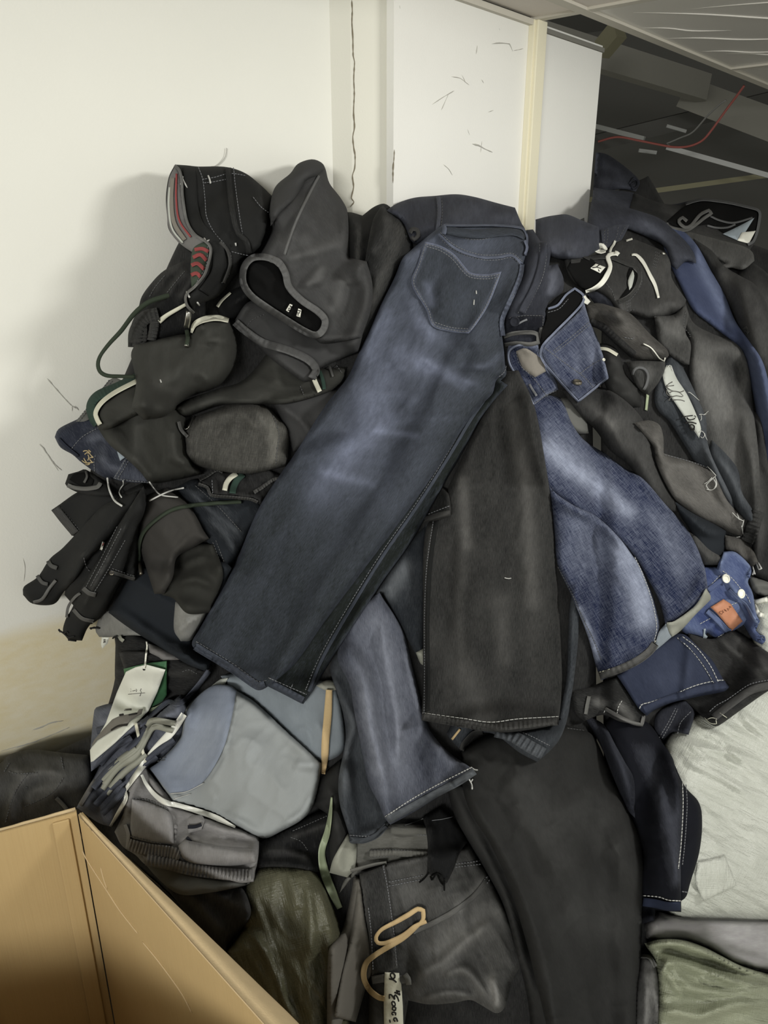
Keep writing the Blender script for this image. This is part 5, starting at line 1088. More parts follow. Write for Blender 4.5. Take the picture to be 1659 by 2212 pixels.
ribbon('pocket_welt', P('B', '565,1030 610,1045 690,1070'), 8, 'char', T, thick=.004, wear=.1); blob_disc('rivet', P('B', '570,1033')[0], 4.5, 'brass', T, .004)
ribbon('brand_tab', P('B', '530,878 524,898 516,920'), 5, 'white', T, thick=.002, off=.002); stitch(T, [P('B', '529,885 522,903')], 'redstripe', .001, None, None, 'tab_mark', .003)
stitch(T, [P('B', '300,1330 325,1345 350,1365 380,1362'), P('B', '310,1340 300,1325'), P('B', '330,1350 340,1335 350,1345'), P('B', '460,1320 500,1318'), P('B', '350,1380 390,1385')], 'black', .0016, None, None, 'frayed_edge', .002)
T = thing('jeans', 'black jeans waistband loop sticking out below the blue embroidered jeans', 'jeans', P('B', '440,570')[0], h=.02)
patch('waist', P('B', '333,580 350,532 400,518 440,508 560,590 600,640 520,645 420,632 350,602'), 'char', T, thick=.02, edge=10, puff=.006, w0=-.3)
ribbon('waistband', P('B', '345,588 380,600 440,606 500,596 515,575'), 9, 'char', T, thick=.006, wear=.5); patch('hollow', P('B', '355,560 380,530 430,525 480,560 470,588 410,590'), 'hole', T, thick=.002, edge=4, wr=None)  # hollow is a black patch painted for the shade in the loop
ribbon('waistband', P('B', '440,515 445,545 430,575'), 5, 'char', T, thick=.004, wear=.3)
T = thing('jeans', 'slate blue jeans with a gold embroidered emblem at the left edge', 'jeans', P('B', '500,430')[0], h=.02)
patch('body', P('B', '280,342 300,300 380,258 480,218 560,250 700,460 772,540 772,577 640,572 580,557 540,552 485,520 415,470 372,432 310,395'), 'slate', T, thick=.024, edge=10, puff=.012, w0=-.1, ang=55, folds=[(P('B', '350,420 420,340 500,290'), .006, 5, 's'), (P('B', '440,380 480,340 540,320'), .012, 12), (P('B', '495,560 490,480 510,440'), .005, 5), (P('B', '510,430 560,490 640,510'), .012, 12)])
b = LAST
ribbon('waistband', P('B', '300,350 340,390 400,440'), 6, 'slate', T, thick=.003, wear=-.2)
patch('hem_tab', P('B', '580,552 615,490 645,440 700,470 772,540 770,576 640,570'), 'slate', T, thick=.006, edge=6, w0=.05)
stitch(T, [P('B', '358,412 420,342 510,290'), P('B', '590,545 625,490 650,448'), P('B', '605,550 640,495 660,460'), P('B', '585,552 680,566 765,574'), P('B', '485,520 482,470 490,430')], 'thread', .0007)
strokes('embroidered_emblem', [P('T', '450,530 520,500 600,520 650,580 700,650 780,725'), P('T', '500,625 540,580 600,570 650,590'), P('T', '620,480 660,500 700,550'), P('T', '605,635 635,690 640,750 600,825'), P('T', '780,725 720,725 660,745'), P('T', '645,755 690,820 740,875'),
        P('T', '780,885 700,895 620,905 540,905 470,870 415,820'), P('T', '475,745 510,820 560,880'), P('T', '525,950 580,965 630,965 660,935')], 'threadg', b, .0011)
patch('pocket_lining', P('B', '598,412 615,410 648,440 615,464'), 'bluelining', T, thick=.004, edge=4, wr=None)
patch('trousers', P('B', '505,300 488,240 520,150 700,100 920,190 960,330 985,470 1020,505 1045,530 900,562 775,577 720,522 650,455 560,380'), 'jerseypale', tg=('bulky black jersey trousers in the middle of the left flank', 'trousers'), thick=.036, edge=20, puff=.05, pe=80, w0=-.1, wr=(.004, 120, 60), folds=[(P('B', '700,180 690,350 720,500'), .012, 14), (P('B', '880,440 940,470 960,450'), .012, 8), (P('B', '520,330 600,400 700,480'), .012, 12), (P('B', '890,300 900,420 970,490'), .012, 10)])
T = thing('elastic_shorts', 'black gathered elastic waist with a cream and green stripe under the grey leg', 'shorts', P('B', '1200,590')[0])
patch('gathered_waist', P('B', '1012,580 1040,552 1100,508 1200,518 1350,506 1445,538 1445,575 1390,620 1335,692 1290,662 1190,652 1090,642 1075,612'), 'black', T, thick=.022, edge=9, puff=.012, wr=(.007, 24, 12), ang=80)
ribbon('side_stripe', P('B', '1212,528 1180,550 1158,580 1150,615'), 11, 'cream', T, thick=.003, off=.003); ribbon('side_stripe', P('B', '1245,530 1215,560 1195,600 1190,630'), 14, 'greentape', T, thick=.003, off=.002)
ribbon('gathered_edge', P('B', '1015,582 1060,600 1085,640 1180,650 1280,660 1320,675'), 7, 'char', T, thick=.004, ribs=(.003, 6), wear=.2); ribbon('gathered_edge', P('B', '1020,560 1060,540 1110,510 1140,520'), 7, 'char', T, thick=.004, ribs=(.003, 6), wear=.2); ribbon('gathered_edge', P('B', '1300,625 1340,600 1400,560 1440,555'), 8, 'char', T, thick=.004, ribs=(.003, 6), wear=.3)
stitch(T, [P('B', '1085,560 1090,640'), P('B', '1215,525 1218,560 1205,550')], 'thread')
patch('trousers', P('B', '1390,150 1659,100 1800,100 1800,330 1600,380 1500,420 1455,300'), 'grey', tg=('dark grey trousers between the grey rolled leg and the main indigo jeans', 'trousers'), thick=.03, edge=14, puff=.02, w0=-.3, folds=[(P('B', '1430,180 1540,260 1600,340'), .012, 10)])
T = thing('jeans', 'slub grey jeans leg end folded over in the middle of the left flank', 'jeans', P('B', '1200,370')[0])
patch('leg', P('B', '952,380 948,320 980,250 1100,200 1230,158 1350,178 1422,240 1474,310 1478,440 1472,490 1300,527 1200,527 1080,507 1000,482 958,430'), 'greyleg', T, thick=.036, edge=20, puff=.035, pe=60, ang=100, wr=(.004, 60, 30), w0=-.05, folds=[(P('B', '1300,190 1340,240 1370,310'), .008, 8), (P('B', '1220,200 1290,270 1330,300'), .008, 8), (P('B', '1360,190 1425,300 1420,480'), .007, 6, 's'), (P('B', '1000,280 1100,230 1200,230'), .006, 10)], wear=[(P('B', '1380,240 1410,380 1400,480'), 14, .4)])
stitch(T, [P('B', '1398,230 1428,320 1420,400 1412,480')], 'dim')
tube('safety_pin', P('B', '986,236 978,265 960,298 942,302 945,296'), .0009, 'metal', T, off=.003)
ribbon('eyelet_tape', P('B', '915,262 925,300 945,325 960,340'), 7, 'char', T, thick=.004, wear=.3)
# threads hanging on the left flank
for lab, s, w in (('white thread crossing below the bulky black jersey', '765,572 800,620 830,640 910,650', .0011), ('twisted white thread end left of the dark slate jeans', '765,668 830,635 880,615 940,602', .0014), ('cream cord hanging from the embroidered jeans', '550,552 560,610 585,665 625,695', .0016), ('short knotted white thread under the embroidered jeans', '630,565 632,585 620,600 610,625 622,650', .0010)):
    tube('loose_thread', P('B', s), w, 'threadw', None, (lab, 'thread'), off=.008)
T = thing('net_bag', 'thin grey mesh edge with a stitched rim sticking out against the wall', 'net', P('B', '480,160')[0], h=.01)
patch('mesh', P('B', '388,262 455,185 555,55 590,38 640,60 540,140 470,240 430,262'), 'midgrey', T, thick=.004, edge=6, wr=None, w0=-.3); stitch(T, [P('B', '390,262 456,180 560,48'), P('B', '405,262 470,180 575,55')], 'dim')
T = thing('track_trousers', 'black track trousers with a curved cream and green waist stripe at the left', 'trousers', P('A', '200,1300')[0], h=.02)
patch('leg', P('B', '452,190 480,120 560,78 690,40 760,60 760,200 640,260 560,300 510,300 470,250'), 'jerseypale', T, thick=.03, edge=14, puff=.02, ang=20)
ribbon('waist_tape', P('B', '700,38 600,85 500,130 465,185 480,250 500,275'), 20, 'greentape', T, thick=.006, off=.001, ribs=(.001, 8)); ribbon('waist_stripe', P('B', '700,55 590,112 520,165 490,215 497,250 512,278'), 10, 'cream', T, thick=.004, off=.006)
T = thing('track_trousers', 'black trousers hem with vertical cream and green stripes beside the main jeans', 'trousers', P('A', '1150,1200')[0])
patch('leg', P('A', '545,1335 600,1288 750,1235 900,1180 1050,1000 1240,1120 1420,1120 1400,1200 1310,1255 1100,1310 800,1312 600,1372'), 'jerseypale', T, thick=.03, edge=14, puff=.02, folds=[(P('A', '600,1340 800,1290 1050,1250'), .008, 14), (P('A', '1040,1060 1060,1170 1070,1230'), .008, 14)], ang=10)
ribbon('side_stripe', P('A', '1245,1165 1262,1205 1282,1247'), 10, 'cream', T, thick=.003, off=.002); ribbon('side_stripe', P('A', '1280,1140 1298,1190 1305,1235'), 8, 'greentape', T, thick=.003, off=.002); ribbon('side_stripe', P('A', '1330,1115 1350,1170'), 5, 'char', T, thick=.003, off=.002, wear=.3)
stitch(T, [P('A', '1180,1215 1200,1262'), P('A', '1365,1110 1395,1150')], 'dim')
T = thing('jogger_shorts', 'black jogger shorts with gathered waist at the upper left', 'shorts', P('A', '480,800')[0], h=.02)
patch('body', P('A', '318,900 350,830 370,760 420,690 480,630 560,588 650,555 690,640 700,800 700,930 560,970 400,1010 330,1015 320,960'), 'black', T, thick=.03, edge=16, puff=.025, w0=-.1, folds=[(P('A', '430,740 490,650 580,590'), .012, 8), (P('A', '500,760 550,680 610,620'), .012, 8), (P('A', '560,780 620,690 650,640'), .01, 8)])
ribbon('gathered_waist', P('A', '335,1020 340,940 385,870 455,850'), 30, 'char', T, thick=.010, ribs=(.004, 9)); ribbon('gathered_waist', P('A', '370,880 372,960 365,1000'), 22, 'char', T, thick=.008, ribs=(.003, 8)); ribbon('gathered_waist', P('A', '430,830 435,900 420,985'), 20, 'char', T, thick=.008, ribs=(.003, 8), wear=.05)
stitch(T, [P('A', '410,760 440,710 490,650'), P('A', '500,740 540,690 590,630'), P('A', '380,840 375,980')], 'dim')
ribbon('waist_stripe', P('A', '458,888 500,855 560,820 600,798'), [11, 9, 8, 7], 'cream', T, thick=.004, off=.004)
patch('trousers', P('A', '745,812 800,752 830,728 900,700 940,720 930,780 860,870 790,900'), 'black', tg=('small dark green black fold between the striped waistband jeans and the grey shorts', 'trousers'), thick=.02, edge=10, puff=.01, w0=-.2, folds=[(P('A', '830,800 880,770 920,740'), .01, 7)])
ribbon('edge_tape', P('A', '757,812 780,780 825,740'), [7, 6, 5], 'cream', LAST, thick=.003)
T = thing('sweatpants', 'bulky black sweatpants bundle with a cream waist stripe below the striped waistband jeans', 'trousers', P('A', '600,1100')[0], h=.02)
patch('body', P('A', '315,1060 335,1005 400,990 560,955 620,945 660,900 730,870 820,880 852,950 860,1030 842,1120 780,1205 700,1245 640,1262 560,1310 490,1372 380,1392 318,1330 340,1200'), 'jerseypale', T, thick=.04, edge=24, puff=.06, pe=90, ang=100, wr=(.005, 120, 60), w0=.05, folds=[(P('A', '640,1150 680,1160 720,1200'), .012, 10), (P('A', '690,990 740,980 820,990'), .01, 10), (P('A', '360,1260 480,1180 600,1150'), .01, 20), (P('A', '700,1000 720,1010 715,985'), -.012, 10)])
b = LAST
ribbon('waist_stripe', P('A', '624,945 640,905 680,880 750,868 815,882'), [5, 12, 14, 13, 10], 'cream', T, thick=.004, off=.004)
ribbon('drawcord', P('A', '600,930 606,970 600,1008'), 9, 'greencord', T, thick=.006, off=.004); tube('cord_tip', P('A', '602,1000 600,1015'), .004, 'metal', T, off=.006)
ribbon('cord_lock', P('A', '612,835 606,880 598,920'), 12, 'metal', T, thick=.006, off=.02)
ribbon('cord_loop', P('A', '605,738 540,748 480,762 400,792 330,850 265,935 205,1000 160,1060 146,1105 158,1145 195,1165 260,1168 335,1170'), [10, 11, 11, 11, 11, 10, 10, 9, 8, 9, 9, 8, 8], 'greencord', T, thick=.005, hs=[.09, .09, .085, .075, .06, .055, .055, .06, .07], crown=.7)
stitch(T, [P('A', '465,1185 470,1200')], 'threadw', .0011, None)

# ---- grey heap top left
patch('trousers', P('A', '1400,330 1440,328 1500,345 1560,300 1612,284 1650,308 1640,420 1560,560 1510,640 1480,720 1440,640 1410,480'), 'char', tg=('charcoal trouser hump against the beige pilaster', 'trousers'), thick=.035, edge=20, puff=.03, folds=[(P('A', '1450,350 1480,440 1470,600'), .014, 12), (P('A', '1600,300 1590,420 1540,560'), .014, 12)], w0=-.25)
patch('trousers', P('C', '150,220 210,115 240,150 300,128 335,200 385,330 385,420 310,500 220,700 140,900 60,1000 -20,960 60,700'), 'char', tg=('charcoal trouser leg running down left of the main indigo jeans', 'trousers'), thick=.035, edge=18, puff=.02, folds=[(P('C', '230,160 240,300 150,440'), .016, 12), (P('C', '310,160 300,330 200,560 100,800'), .014, 20)], w0=-.2, ang=110)

# ---- shorts with the striped lining
T = thing('jeans', 'black jeans standing up with open waistband and striped inner lining at top left', 'jeans', P('A', '750,400')[0], h=.03)
patch('body', P('A', '500,350 494,250 508,150 540,84 600,88 660,94 800,96 900,128 980,190 1042,250 1032,330 1012,420 985,500 945,545 885,572 872,620 822,692 762,762 655,802 635,848 595,775 600,730 630,700 655,560 625,540 565,490 510,420'), 'char', T, thick=.03, edge=14, puff=.03, w0=-.35, ang=80, wr=(.004, 120, 40),
      folds=[(P('A', '955,200 985,300 1000,400'), .014, 12), (P('A', '750,440 790,520 775,640'), .01, 12), (P('A', '690,470 730,560 720,680'), .012, 12), (P('A', '930,520 980,480 1010,380'), .012, 9)])
b = LAST
patch('striped_lining', P('A', '542,90 562,110 572,200 585,330 615,415 695,470 640,540 565,488 512,418 498,300 510,160'), 'elastic', T, thick=.003, edge=8, wr=(.003, 60, 20), w0=-.3)
ribbon('lining_stripe', P('A', '528,150 522,260 535,380 590,470'), 9, 'tan', T, thick=.0015); ribbon('lining_stripe', P('A', '548,130 546,260 562,370 620,455'), 4, 'redstripe', T, thick=.0015); ribbon('lining_stripe', P('A', '512,200 508,300 525,410 580,485'), 4, 'lining', T, thick=.0015)
patch('plaid_lining', P('A', '630,520 660,492 700,482 724,500 712,580 682,660 625,712 620,610'), 'greenstripe', T, thick=.008, edge=8, wr=(.003, 40, 20))
for s in ('640,520 680,515 712,530', '632,560 670,545 702,575', '624,600 655,590 690,620', '622,650 650,640 672,660'): ribbon('plaid_stripe', P('A', s), 8, 'redstripe', T, thick=.0012)
ribbon('waistband_edge', P('A', '538,88 562,112 574,160 580,250 600,370 640,440 700,480 722,510 718,565 690,650 640,710 605,740 594,770 605,810 638,845'), 6, 'char', T, thick=.006, off=.005, wear=.55)
ribbon('waistband', P('A', '612,96 620,180 628,300 660,400 730,470 765,540 755,640 690,740'), 26, 'char', T, thick=.004, on=b, wear=-.3)
ribbon('belt_loop', P('A', '812,100 820,200 836,330 862,430 905,480 920,540'), 12, 'char', T, thick=.006, wear=-.1); ribbon('waist_seam', P('A', '770,480 810,525 822,600 790,690'), 7, 'char', T, thick=.004, wear=.1)
stitch(T, [P('A', '660,97 682,160 694,260 702,350 740,430 800,500 828,560 815,650 780,690'), P('A', '800,100 818,180 830,320 852,430 900,480'), P('A', '840,100 850,200 868,330 885,440'), P('A', '680,160 740,150 820,130 900,140'), P('A', '690,178 740,172 800,160'), P('A', '575,140 585,250 605,380 650,460'), P('A', '940,250 980,300 1020,330'), P('A', '830,530 870,540 915,550'), P('A', '710,500 700,600 650,690')], 'thread', .0007)
stitch(T, [P('A', '570,140 580,165 570,185'), P('A', '575,150 590,180 605,205'), P('A', '580,145 572,175'), P('A', '710,140 718,160 722,180'), P('A', '690,460 700,480 715,470'), P('A', '850,485 852,500'), P('A', '600,735 615,765'), P('A', '655,790 665,805')], 'threadw', .0014, None, None, 'frayed_thread', .004)

# ---- grey shorts with the open leg
T = thing('shorts', 'dark grey twill shorts with a gaping hemmed leg opening', 'shorts', P('A', '1250,550')[0], h=.03)
patch('lower_leg', P('A', '840,892 900,800 960,770 1100,860 1260,950 1500,960 1480,1042 1270,1132 1262,1182 1205,1197 1170,1180 1050,1092 960,1012'), 'grey', T, thick=.03, edge=12, puff=.012, w0=-.25, ang=40, folds=[(P('A', '900,930 960,890 1020,850'), .006, 5, 's')])
b0 = LAST
patch('body', P('A', '882,600 920,560 970,550 1035,420 1022,340 1050,205 1130,130 1170,80 1240,57 1292,75 1312,110 1332,180 1392,260 1424,330 1432,560 1522,580 1552,700 1542,830 1495,970 1400,990 1290,1000 1240,960 1100,880 950,790 895,700'), 'grey', T, thick=.04, edge=20, puff=.05, pe=100, ang=60, wr=(.006, 110, 50), w0=-.1,
      folds=[(P('A', '1280,140 1215,260 1150,400 1092,560'), .010, 7), (P('A', '1430,420 1440,540 1460,620'), -.016, 10), (P('A', '1100,570 1250,530 1400,480'), .016, 14), (P('A', '1200,720 1260,650 1320,600'), .016, 12), (P('A', '1230,690 1280,680 1310,640'), .012, 8), (P('A', '1060,230 1160,150 1260,90'), .016, 12), (P('A', '1400,640 1380,780 1320,860'), .014, 18), (P('A', '1050,460 1150,480 1250,440'), .008, 20)])
b = LAST
patch('lifted_flap', P('A', '1050,210 1130,132 1172,82 1240,58 1290,77 1306,110 1270,140 1210,170 1150,260 1080,330 1030,400 1030,300'), 'grey', T, thick=.016, edge=9, puff=.01, w0=-.45, wr=(.004, 60, 30))
patch('leg_opening', P('A', '905,605 950,565 1030,572 1075,605 1105,690 1180,785 1280,848 1300,885 1285,935 1255,948 1200,922 1100,852 955,768 900,695'), 'hole', T, thick=.004, edge=8, wr=(.001, 60, 30))  # shade inside the leg put in as a black sheet
ribbon('leg_hem', P('A', '1085,600 1045,570 985,556 930,566 893,615 890,690 930,755 1010,815 1110,880 1200,935 1260,957 1298,930 1308,880 1270,835 1190,780 1125,712 1105,640 1072,585 1030,566'), 15, 'grey', T, thick=.009, off=.006, wear=.35, ribs=(.0016, 13))
ribbon('leg_hem', P('A', '848,890 900,935 990,995 1120,1035 1225,1085 1262,1135 1240,1180'), 17, 'grey', T, thick=.007, on=b0, off=.003, wear=.25, ribs=(.0016, 13))
ribbon('side_seam', P('A', '1278,140 1215,260 1150,400 1100,545'), 6, 'grey', T, thick=.003, wear=.45, on=b)
stitch(T, [P('A', '900,930 935,880 1000,850'), P('A', '885,630 905,640'), P('A', '870,678 890,688')], 'dim')
for s in ('1128,797 1143,803 1122,840 1108,830', '1172,820 1188,828 1182,866 1162,860'):
    patch('hem_label', P('A', s), 'white', T, thick=.001, edge=2, wr=None, smooth=False, up=.004)
strokes('label_lettering', [P('U', '500,560 520,580 560,600'), P('U', '455,640 480,650 500,630'), P('U', '530,620 560,640'), P('U', '440,690 500,690'), P('U', '730,700 780,690 830,720'), P('U', '700,760 740,790 800,760'), P('U', '690,830 740,850 760,830')], 'ink', T, .0009, off=.001)
# ================================================================= centre
patch('jeans', P('C', '235,150 300,108 400,75 520,64 650,54 760,70 900,108 1002,134 1042,230 1062,262 1062,340 800,340 560,320 470,340 420,360 380,330 330,220'), 'darknavy', tg=('dark navy jeans draped over the very top of the heap behind the main pair', 'jeans'), thick=.03, edge=18, puff=.03, w0=.12, folds=[(P('C', '640,240 700,180 800,130'), .01, 24), (P('C', '850,200 950,190 1030,230'), .012, 12)])
o = LAST
ribbon('side_seam', P('C', '545,68 552,150 545,220 540,275'), 9, 'darknavy', o, thick=.003, wear=.4, ribs=(.001, 9)); stitch(o, [P('C', '533,68 540,150 532,270'), P('C', '562,68 568,150 560,250')], 'dim')
ribbon('rolled_knot', P('C', '375,285 390,262 418,268 425,300 400,325 380,310'), 9, 'black', o, thick=.006, wear=.2)
patch('jeans', P('C', '1125,205 1200,186 1290,174 1332,180 1402,210 1502,250 1508,380 1420,430 1260,440 1180,400 1130,330'), 'darknavy', tg=('navy jeans hump right of the cream post', 'jeans'), thick=.03, edge=16, puff=.03, w0=.2, folds=[(P('C', '1150,320 1280,360 1420,380'), .012, 16)])
# behind the main legs
patch('jeans', P('L', '840,540 900,440 930,400 1000,300 1060,240 1052,500 1046,800 1010,760 950,655 880,520'), 'slatedark', tg=('dark slate jeans seen between the main pair and the black leg', 'jeans'), thick=.02, edge=12, puff=.01, w0=-.1, wear=[(P('L', '960,420 900,520'), 18, .5)])
patch('jeans', P('L', '1010,755 1042,738 1052,810 1030,800'), 'palegrey', tg=('pale grey selvedge corner beside the black leg seam', 'jeans'), thick=.012, edge=4, w0=-.8)
T = thing('jeans', 'charcoal jeans leg with gathered hem under the black leg', 'jeans', P('G', '1450,620')[0])
patch('leg', P('G', '930,600 1000,500 1300,450 1540,520 1590,300 1600,60 1615,-150 1665,-250 1660,0 1645,200 1605,480 1560,620 1500,695 1430,755 1330,702 1200,605 1090,592 1010,692 960,642'), 'slatedark', T, thick=.024, edge=12, puff=.01, w0=.0, ang=100)
b = LAST
ribbon('hem', P('G', '1200,585 1290,610 1380,665 1465,712'), 27, 'slatedark', T, thick=.006, ribs=(.005, 13), wear=.28, off=.002); stitch(T, [P('G', '1300,572 1400,615 1498,665')], 'thread'); ribbon('raw_edge', P('G', '1010,690 1035,645 1080,600 1130,590'), 12, 'blackleg', T, thick=.005, wear=.1); ribbon('drawstring_end', P('G', '960,632 985,600 1005,575'), 5, 'yellow', T, thick=.003)
# slate legs
T = thing('jeans', 'slate blue jeans with two stitched leg ends below the main pair', 'jeans', P('G', '700,600')[0])
patch('leg', P('G', '290,240 330,150 400,100 520,300 580,700 640,1000 612,1100 560,1132 540,1162 430,1207 400,1202 388,1140 345,1000 335,850 372,640 362,500 328,380'), 'slatedark', T, thick=.024, edge=12, puff=.012, w0=.05, ang=85, folds=[(P('G', '380,420 420,560 380,720 400,900'), .014, 9), (P('G', '370,640 350,760 380,950'), .01, 10)])
b0 = LAST
ribbon('hem', P('G', '396,1182 470,1190 545,1160 600,1105'), 12, 'slatedark', T, thick=.003, wear=.15, on=b0); stitch(T, [P('G', '396,1160 470,1165 535,1160 575,1125')], 'thread', .0008)
patch('leg', P('G', '330,150 450,-100 560,-180 640,-60 700,60 742,230 790,420 830,560 900,660 980,730 1062,785 1097,822 1000,880 880,950 745,1035 620,1102 588,1060 555,980 500,870 465,700 425,500 395,330'), 'slate', T, thick=.026, edge=13, puff=.018, w0=.05, ang=80, wr=(.004, 150, 36), lift=[(P('G', '620,1100 900,940 1095,820'), .012, 30)],
      folds=[(P('G', '560,-60 600,200 640,420 660,640 640,800'), .016, 13), (P('G', '690,100 740,320 790,520 790,640'), .012, 9), (P('G', '470,200 500,480 560,740 620,920'), .016, 16), (P('G', '850,600 920,720 980,780'), .008, 12), (P('G', '770,760 800,640 800,520'), -.01, 10)],
      wear=[(P('G', '540,0 600,300 640,600 650,850'), 44, .30), (P('G', '480,420 540,780'), 20, .2), (P('G', '870,620 1000,760'), 16, .2)])
b = LAST
ribbon('hem', P('G', '605,1075 745,1000 890,920 1000,862 1085,805'), 17, 'slatedark', T, thick=.003, wear=.38, on=b, ribs=(.0013, 17)); stitch(T, [P('G', '592,1058 740,960 890,876 1000,820 1068,786')], 'threadw', .0009, (5, 2)); stitch(T, [P('G', '1065,785 1085,798 1102,800'), P('G', '1055,850 1070,880 1072,905'), P('G', '1075,850 1062,870')], 'threadw', .0011, None, None, 'frayed_thread', .003)
# dark jeans at the top right of the main pair
T = thing('jeans', 'dark indigo jeans with a buttoned waistband tucked right of the main pair', 'jeans', P('C', '1100,600')[0])
patch('body', P('C', '1040,330 1070,268 1110,264 1132,300 1152,332 1192,335 1216,380 1206,480 1256,470 1292,560 1282,640 1202,700 1190,790 1160,905 1132,990 1000,965 930,940 930,700 990,600 1040,480'), 'darknavy', T, thick=.028, edge=14, puff=.018, w0=.05, ang=105, folds=[(P('C', '1120,300 1130,420 1090,560 1010,740'), .010, 12), (P('C', '1215,490 1230,560 1190,680'), .014, 12), (P('C', '1250,480 1275,560 1230,640'), .012, 8)], wear=[(P('C', '1230,520 1220,640'), 10, .3)])
b = LAST
ribbon('belt_loop', P('C', '1172,342 1170,420 1150,520 1110,630 1040,760'), 15, 'darknavy', T, thick=.004, wear=.15); stitch(T, [P('C', '1150,350 1150,440 1130,540 1090,640 1020,765'), P('C', '1190,350 1188,440 1166,550 1122,650 1060,765')], 'thread', .0007)
patch('waistband', P('C', '965,790 1170,772 1182,800 1160,870 1050,872 940,895 945,830'), 'darknavy', T, thick=.008, edge=6, w0=-.1); stitch(T, [P('C', '965,795 1060,780 1165,780'), P('C', '1170,780 1168,845')], 'dim'); blob_disc('button', P('C', '1000,815')[0], 10, 'darknavy', T, .004)
ribbon('buttonhole', P('C', '1015,832 1050,812 1075,802'), 4, 'thread', T, thick=.002)
ribbon('waistband_fold', P('C', '935,905 1000,885 1100,880 1138,895 1142,940 1090,950 1010,945 940,955'), 9, 'char', T, thick=.006, off=.006, wear=.45); patch('rolled_end', P('C', '1150,850 1180,845 1195,880 1180,930 1150,948 1140,900'), 'char', T, thick=.016, edge=8, w0=.1)

# the distressed blue pair
T = thing('jeans', 'distressed blue jeans with open button fly and one turned up grey cuff', 'jeans', P('E', '700,600')[0])
patch('leg', P('E', '60,-130 210,-140 330,-110 400,40 480,150 620,240 740,330 860,400 1000,560 1140,720 1242,930 1275,1105 1180,1205 1062,1312 1000,1330 960,1180 880,1030 800,900 680,780 480,640 260,480 150,300'), 'dist', T, thick=.03, edge=14, puff=.018, pe=50, ang=50, wr=(.004, 150, 40), lift=[(P('E', '1000,1330 1270,1110'), .012, 30)],
      folds=[(P('E', '700,600 850,780 960,1000 1010,1200'), -.01, 14), (P('E', '860,560 1010,800 1120,1080'), .010, 18), (P('E', '420,250 640,480 820,700'), .008, 22)], wear=[(P('E', '250,200 440,360 620,500 760,600'), 18, .42), (P('E', '300,240 560,460'), 40, .18), (P('E', '1050,700 1160,900'), 30, .12), (P('E', '250,100 400,200'), 40, .15)])
b1 = LAST
patch('leg', P('E', '225,300 262,450 400,560 560,640 690,760 800,900 850,980 905,1110 945,1240 965,1330 940,1440 880,1530 760,1610 680,1650 592,1690 556,1600 500,1400 400,1150 310,950 285,700 250,420'), 'dist', T, thick=.026, edge=12, puff=.016, pe=50, ang=60, wr=(.003, 150, 40), lift=[(P('E', '590,1690 760,1610 940,1450'), .012, 26)],
      folds=[(P('E', '330,960 420,1160 520,1400 580,1600'), .004, 5, 's'), (P('E', '800,905 870,1060 930,1240 955,1380'), .006, 6)], wear=[(P('E', '740,860 800,980 840,1150 850,1300'), 26, .42), (P('E', '640,800 760,1000'), 50, .18), (P('E', '440,1240 520,1420 560,1540'), 9, .6), (P('E', '430,700 500,900'), 50, .15), (P('E', '860,1150 900,1300'), 20, .3)])
b2 = LAST
patch('turned_up_cuff', P('E', '1010,1320 1060,1310 1190,1212 1262,1100 1292,1150 1292,1172 1192,1272 1100,1372 1045,1412 1012,1380'), 'palegrey', T, thick=.010, edge=8, wr=(.002, 90, 14), ang=145, up=.004, w0=-.1, lift=[(P('E', '1020,1390 1290,1170'), .008, 26)])
patch('inside_hem', P('E', '930,1470 960,1380 1005,1325 1025,1385 1042,1412 960,1482 890,1532'), 'lightblue', T, thick=.006, edge=6, wr=(.002, 50, 16), ang=145)
ribbon('hem', P('E', '578,1662 700,1622 820,1565 900,1505 938,1455'), 17, 'char', T, thick=.003, wear=.3, on=b2, ribs=(.0015, 13)); stitch(T, [P('E', '572,1640 700,1600 825,1542 905,1480 942,1432')], 'cream', .0008, (5, 2)); stitch(T, [P('E', '805,900 845,985 890,1100 925,1220 945,1350 930,1440')], 'threadw', .0007); stitch(T, [P('E', '310,960 400,1130 470,1290 540,1430 590,1560')], 'dim', .0007)
patch('fly_flap', P('C', '955,990 965,955 1010,942 1060,955 1140,955 1152,1000 1192,1080 1242,1160 1262,1222 1190,1255 1112,1318 1072,1232 1000,1130 960,1055'), 'dist', T, thick=.010, edge=6, ang=60, edgewear=.35, wr=(.003, 60, 26))
f1 = LAST
patch('pocket_lining', P('C', '1008,992 1068,975 1160,1040 1188,1112 1122,1148 1050,1092'), 'tan', T, thick=.004, edge=5, wr=(.003, 40, 20))
ribbon('flap_edge', P('C', '1140,945 1060,950 1000,965 965,1000 968,1060 1005,1130 1075,1235 1112,1310'), 4.5, 'dist', T, thick=.004, wear=.6, off=.003)
ribbon('buttonhole', P('C', '1088,1188 1108,1222 1132,1258'), 5, 'thread', T, thick=.003, off=.002); stitch(T, [P('C', '1050,1095 1110,1150 1165,1220 1195,1262'), P('C', '1120,1305 1190,1255 1255,1225'), P('C', '1010,1000 1025,1060 1060,1110')], 'thread', .0007)
patch('inside', P('C', '1195,735 1300,640 1380,635 1412,680 1380,755 1280,845 1180,930 1150,975 1160,880 1190,800'), 'hole', T, thick=.004, edge=6, wr=(.001, 60, 30))  # black patch painted for the shade behind the open fly
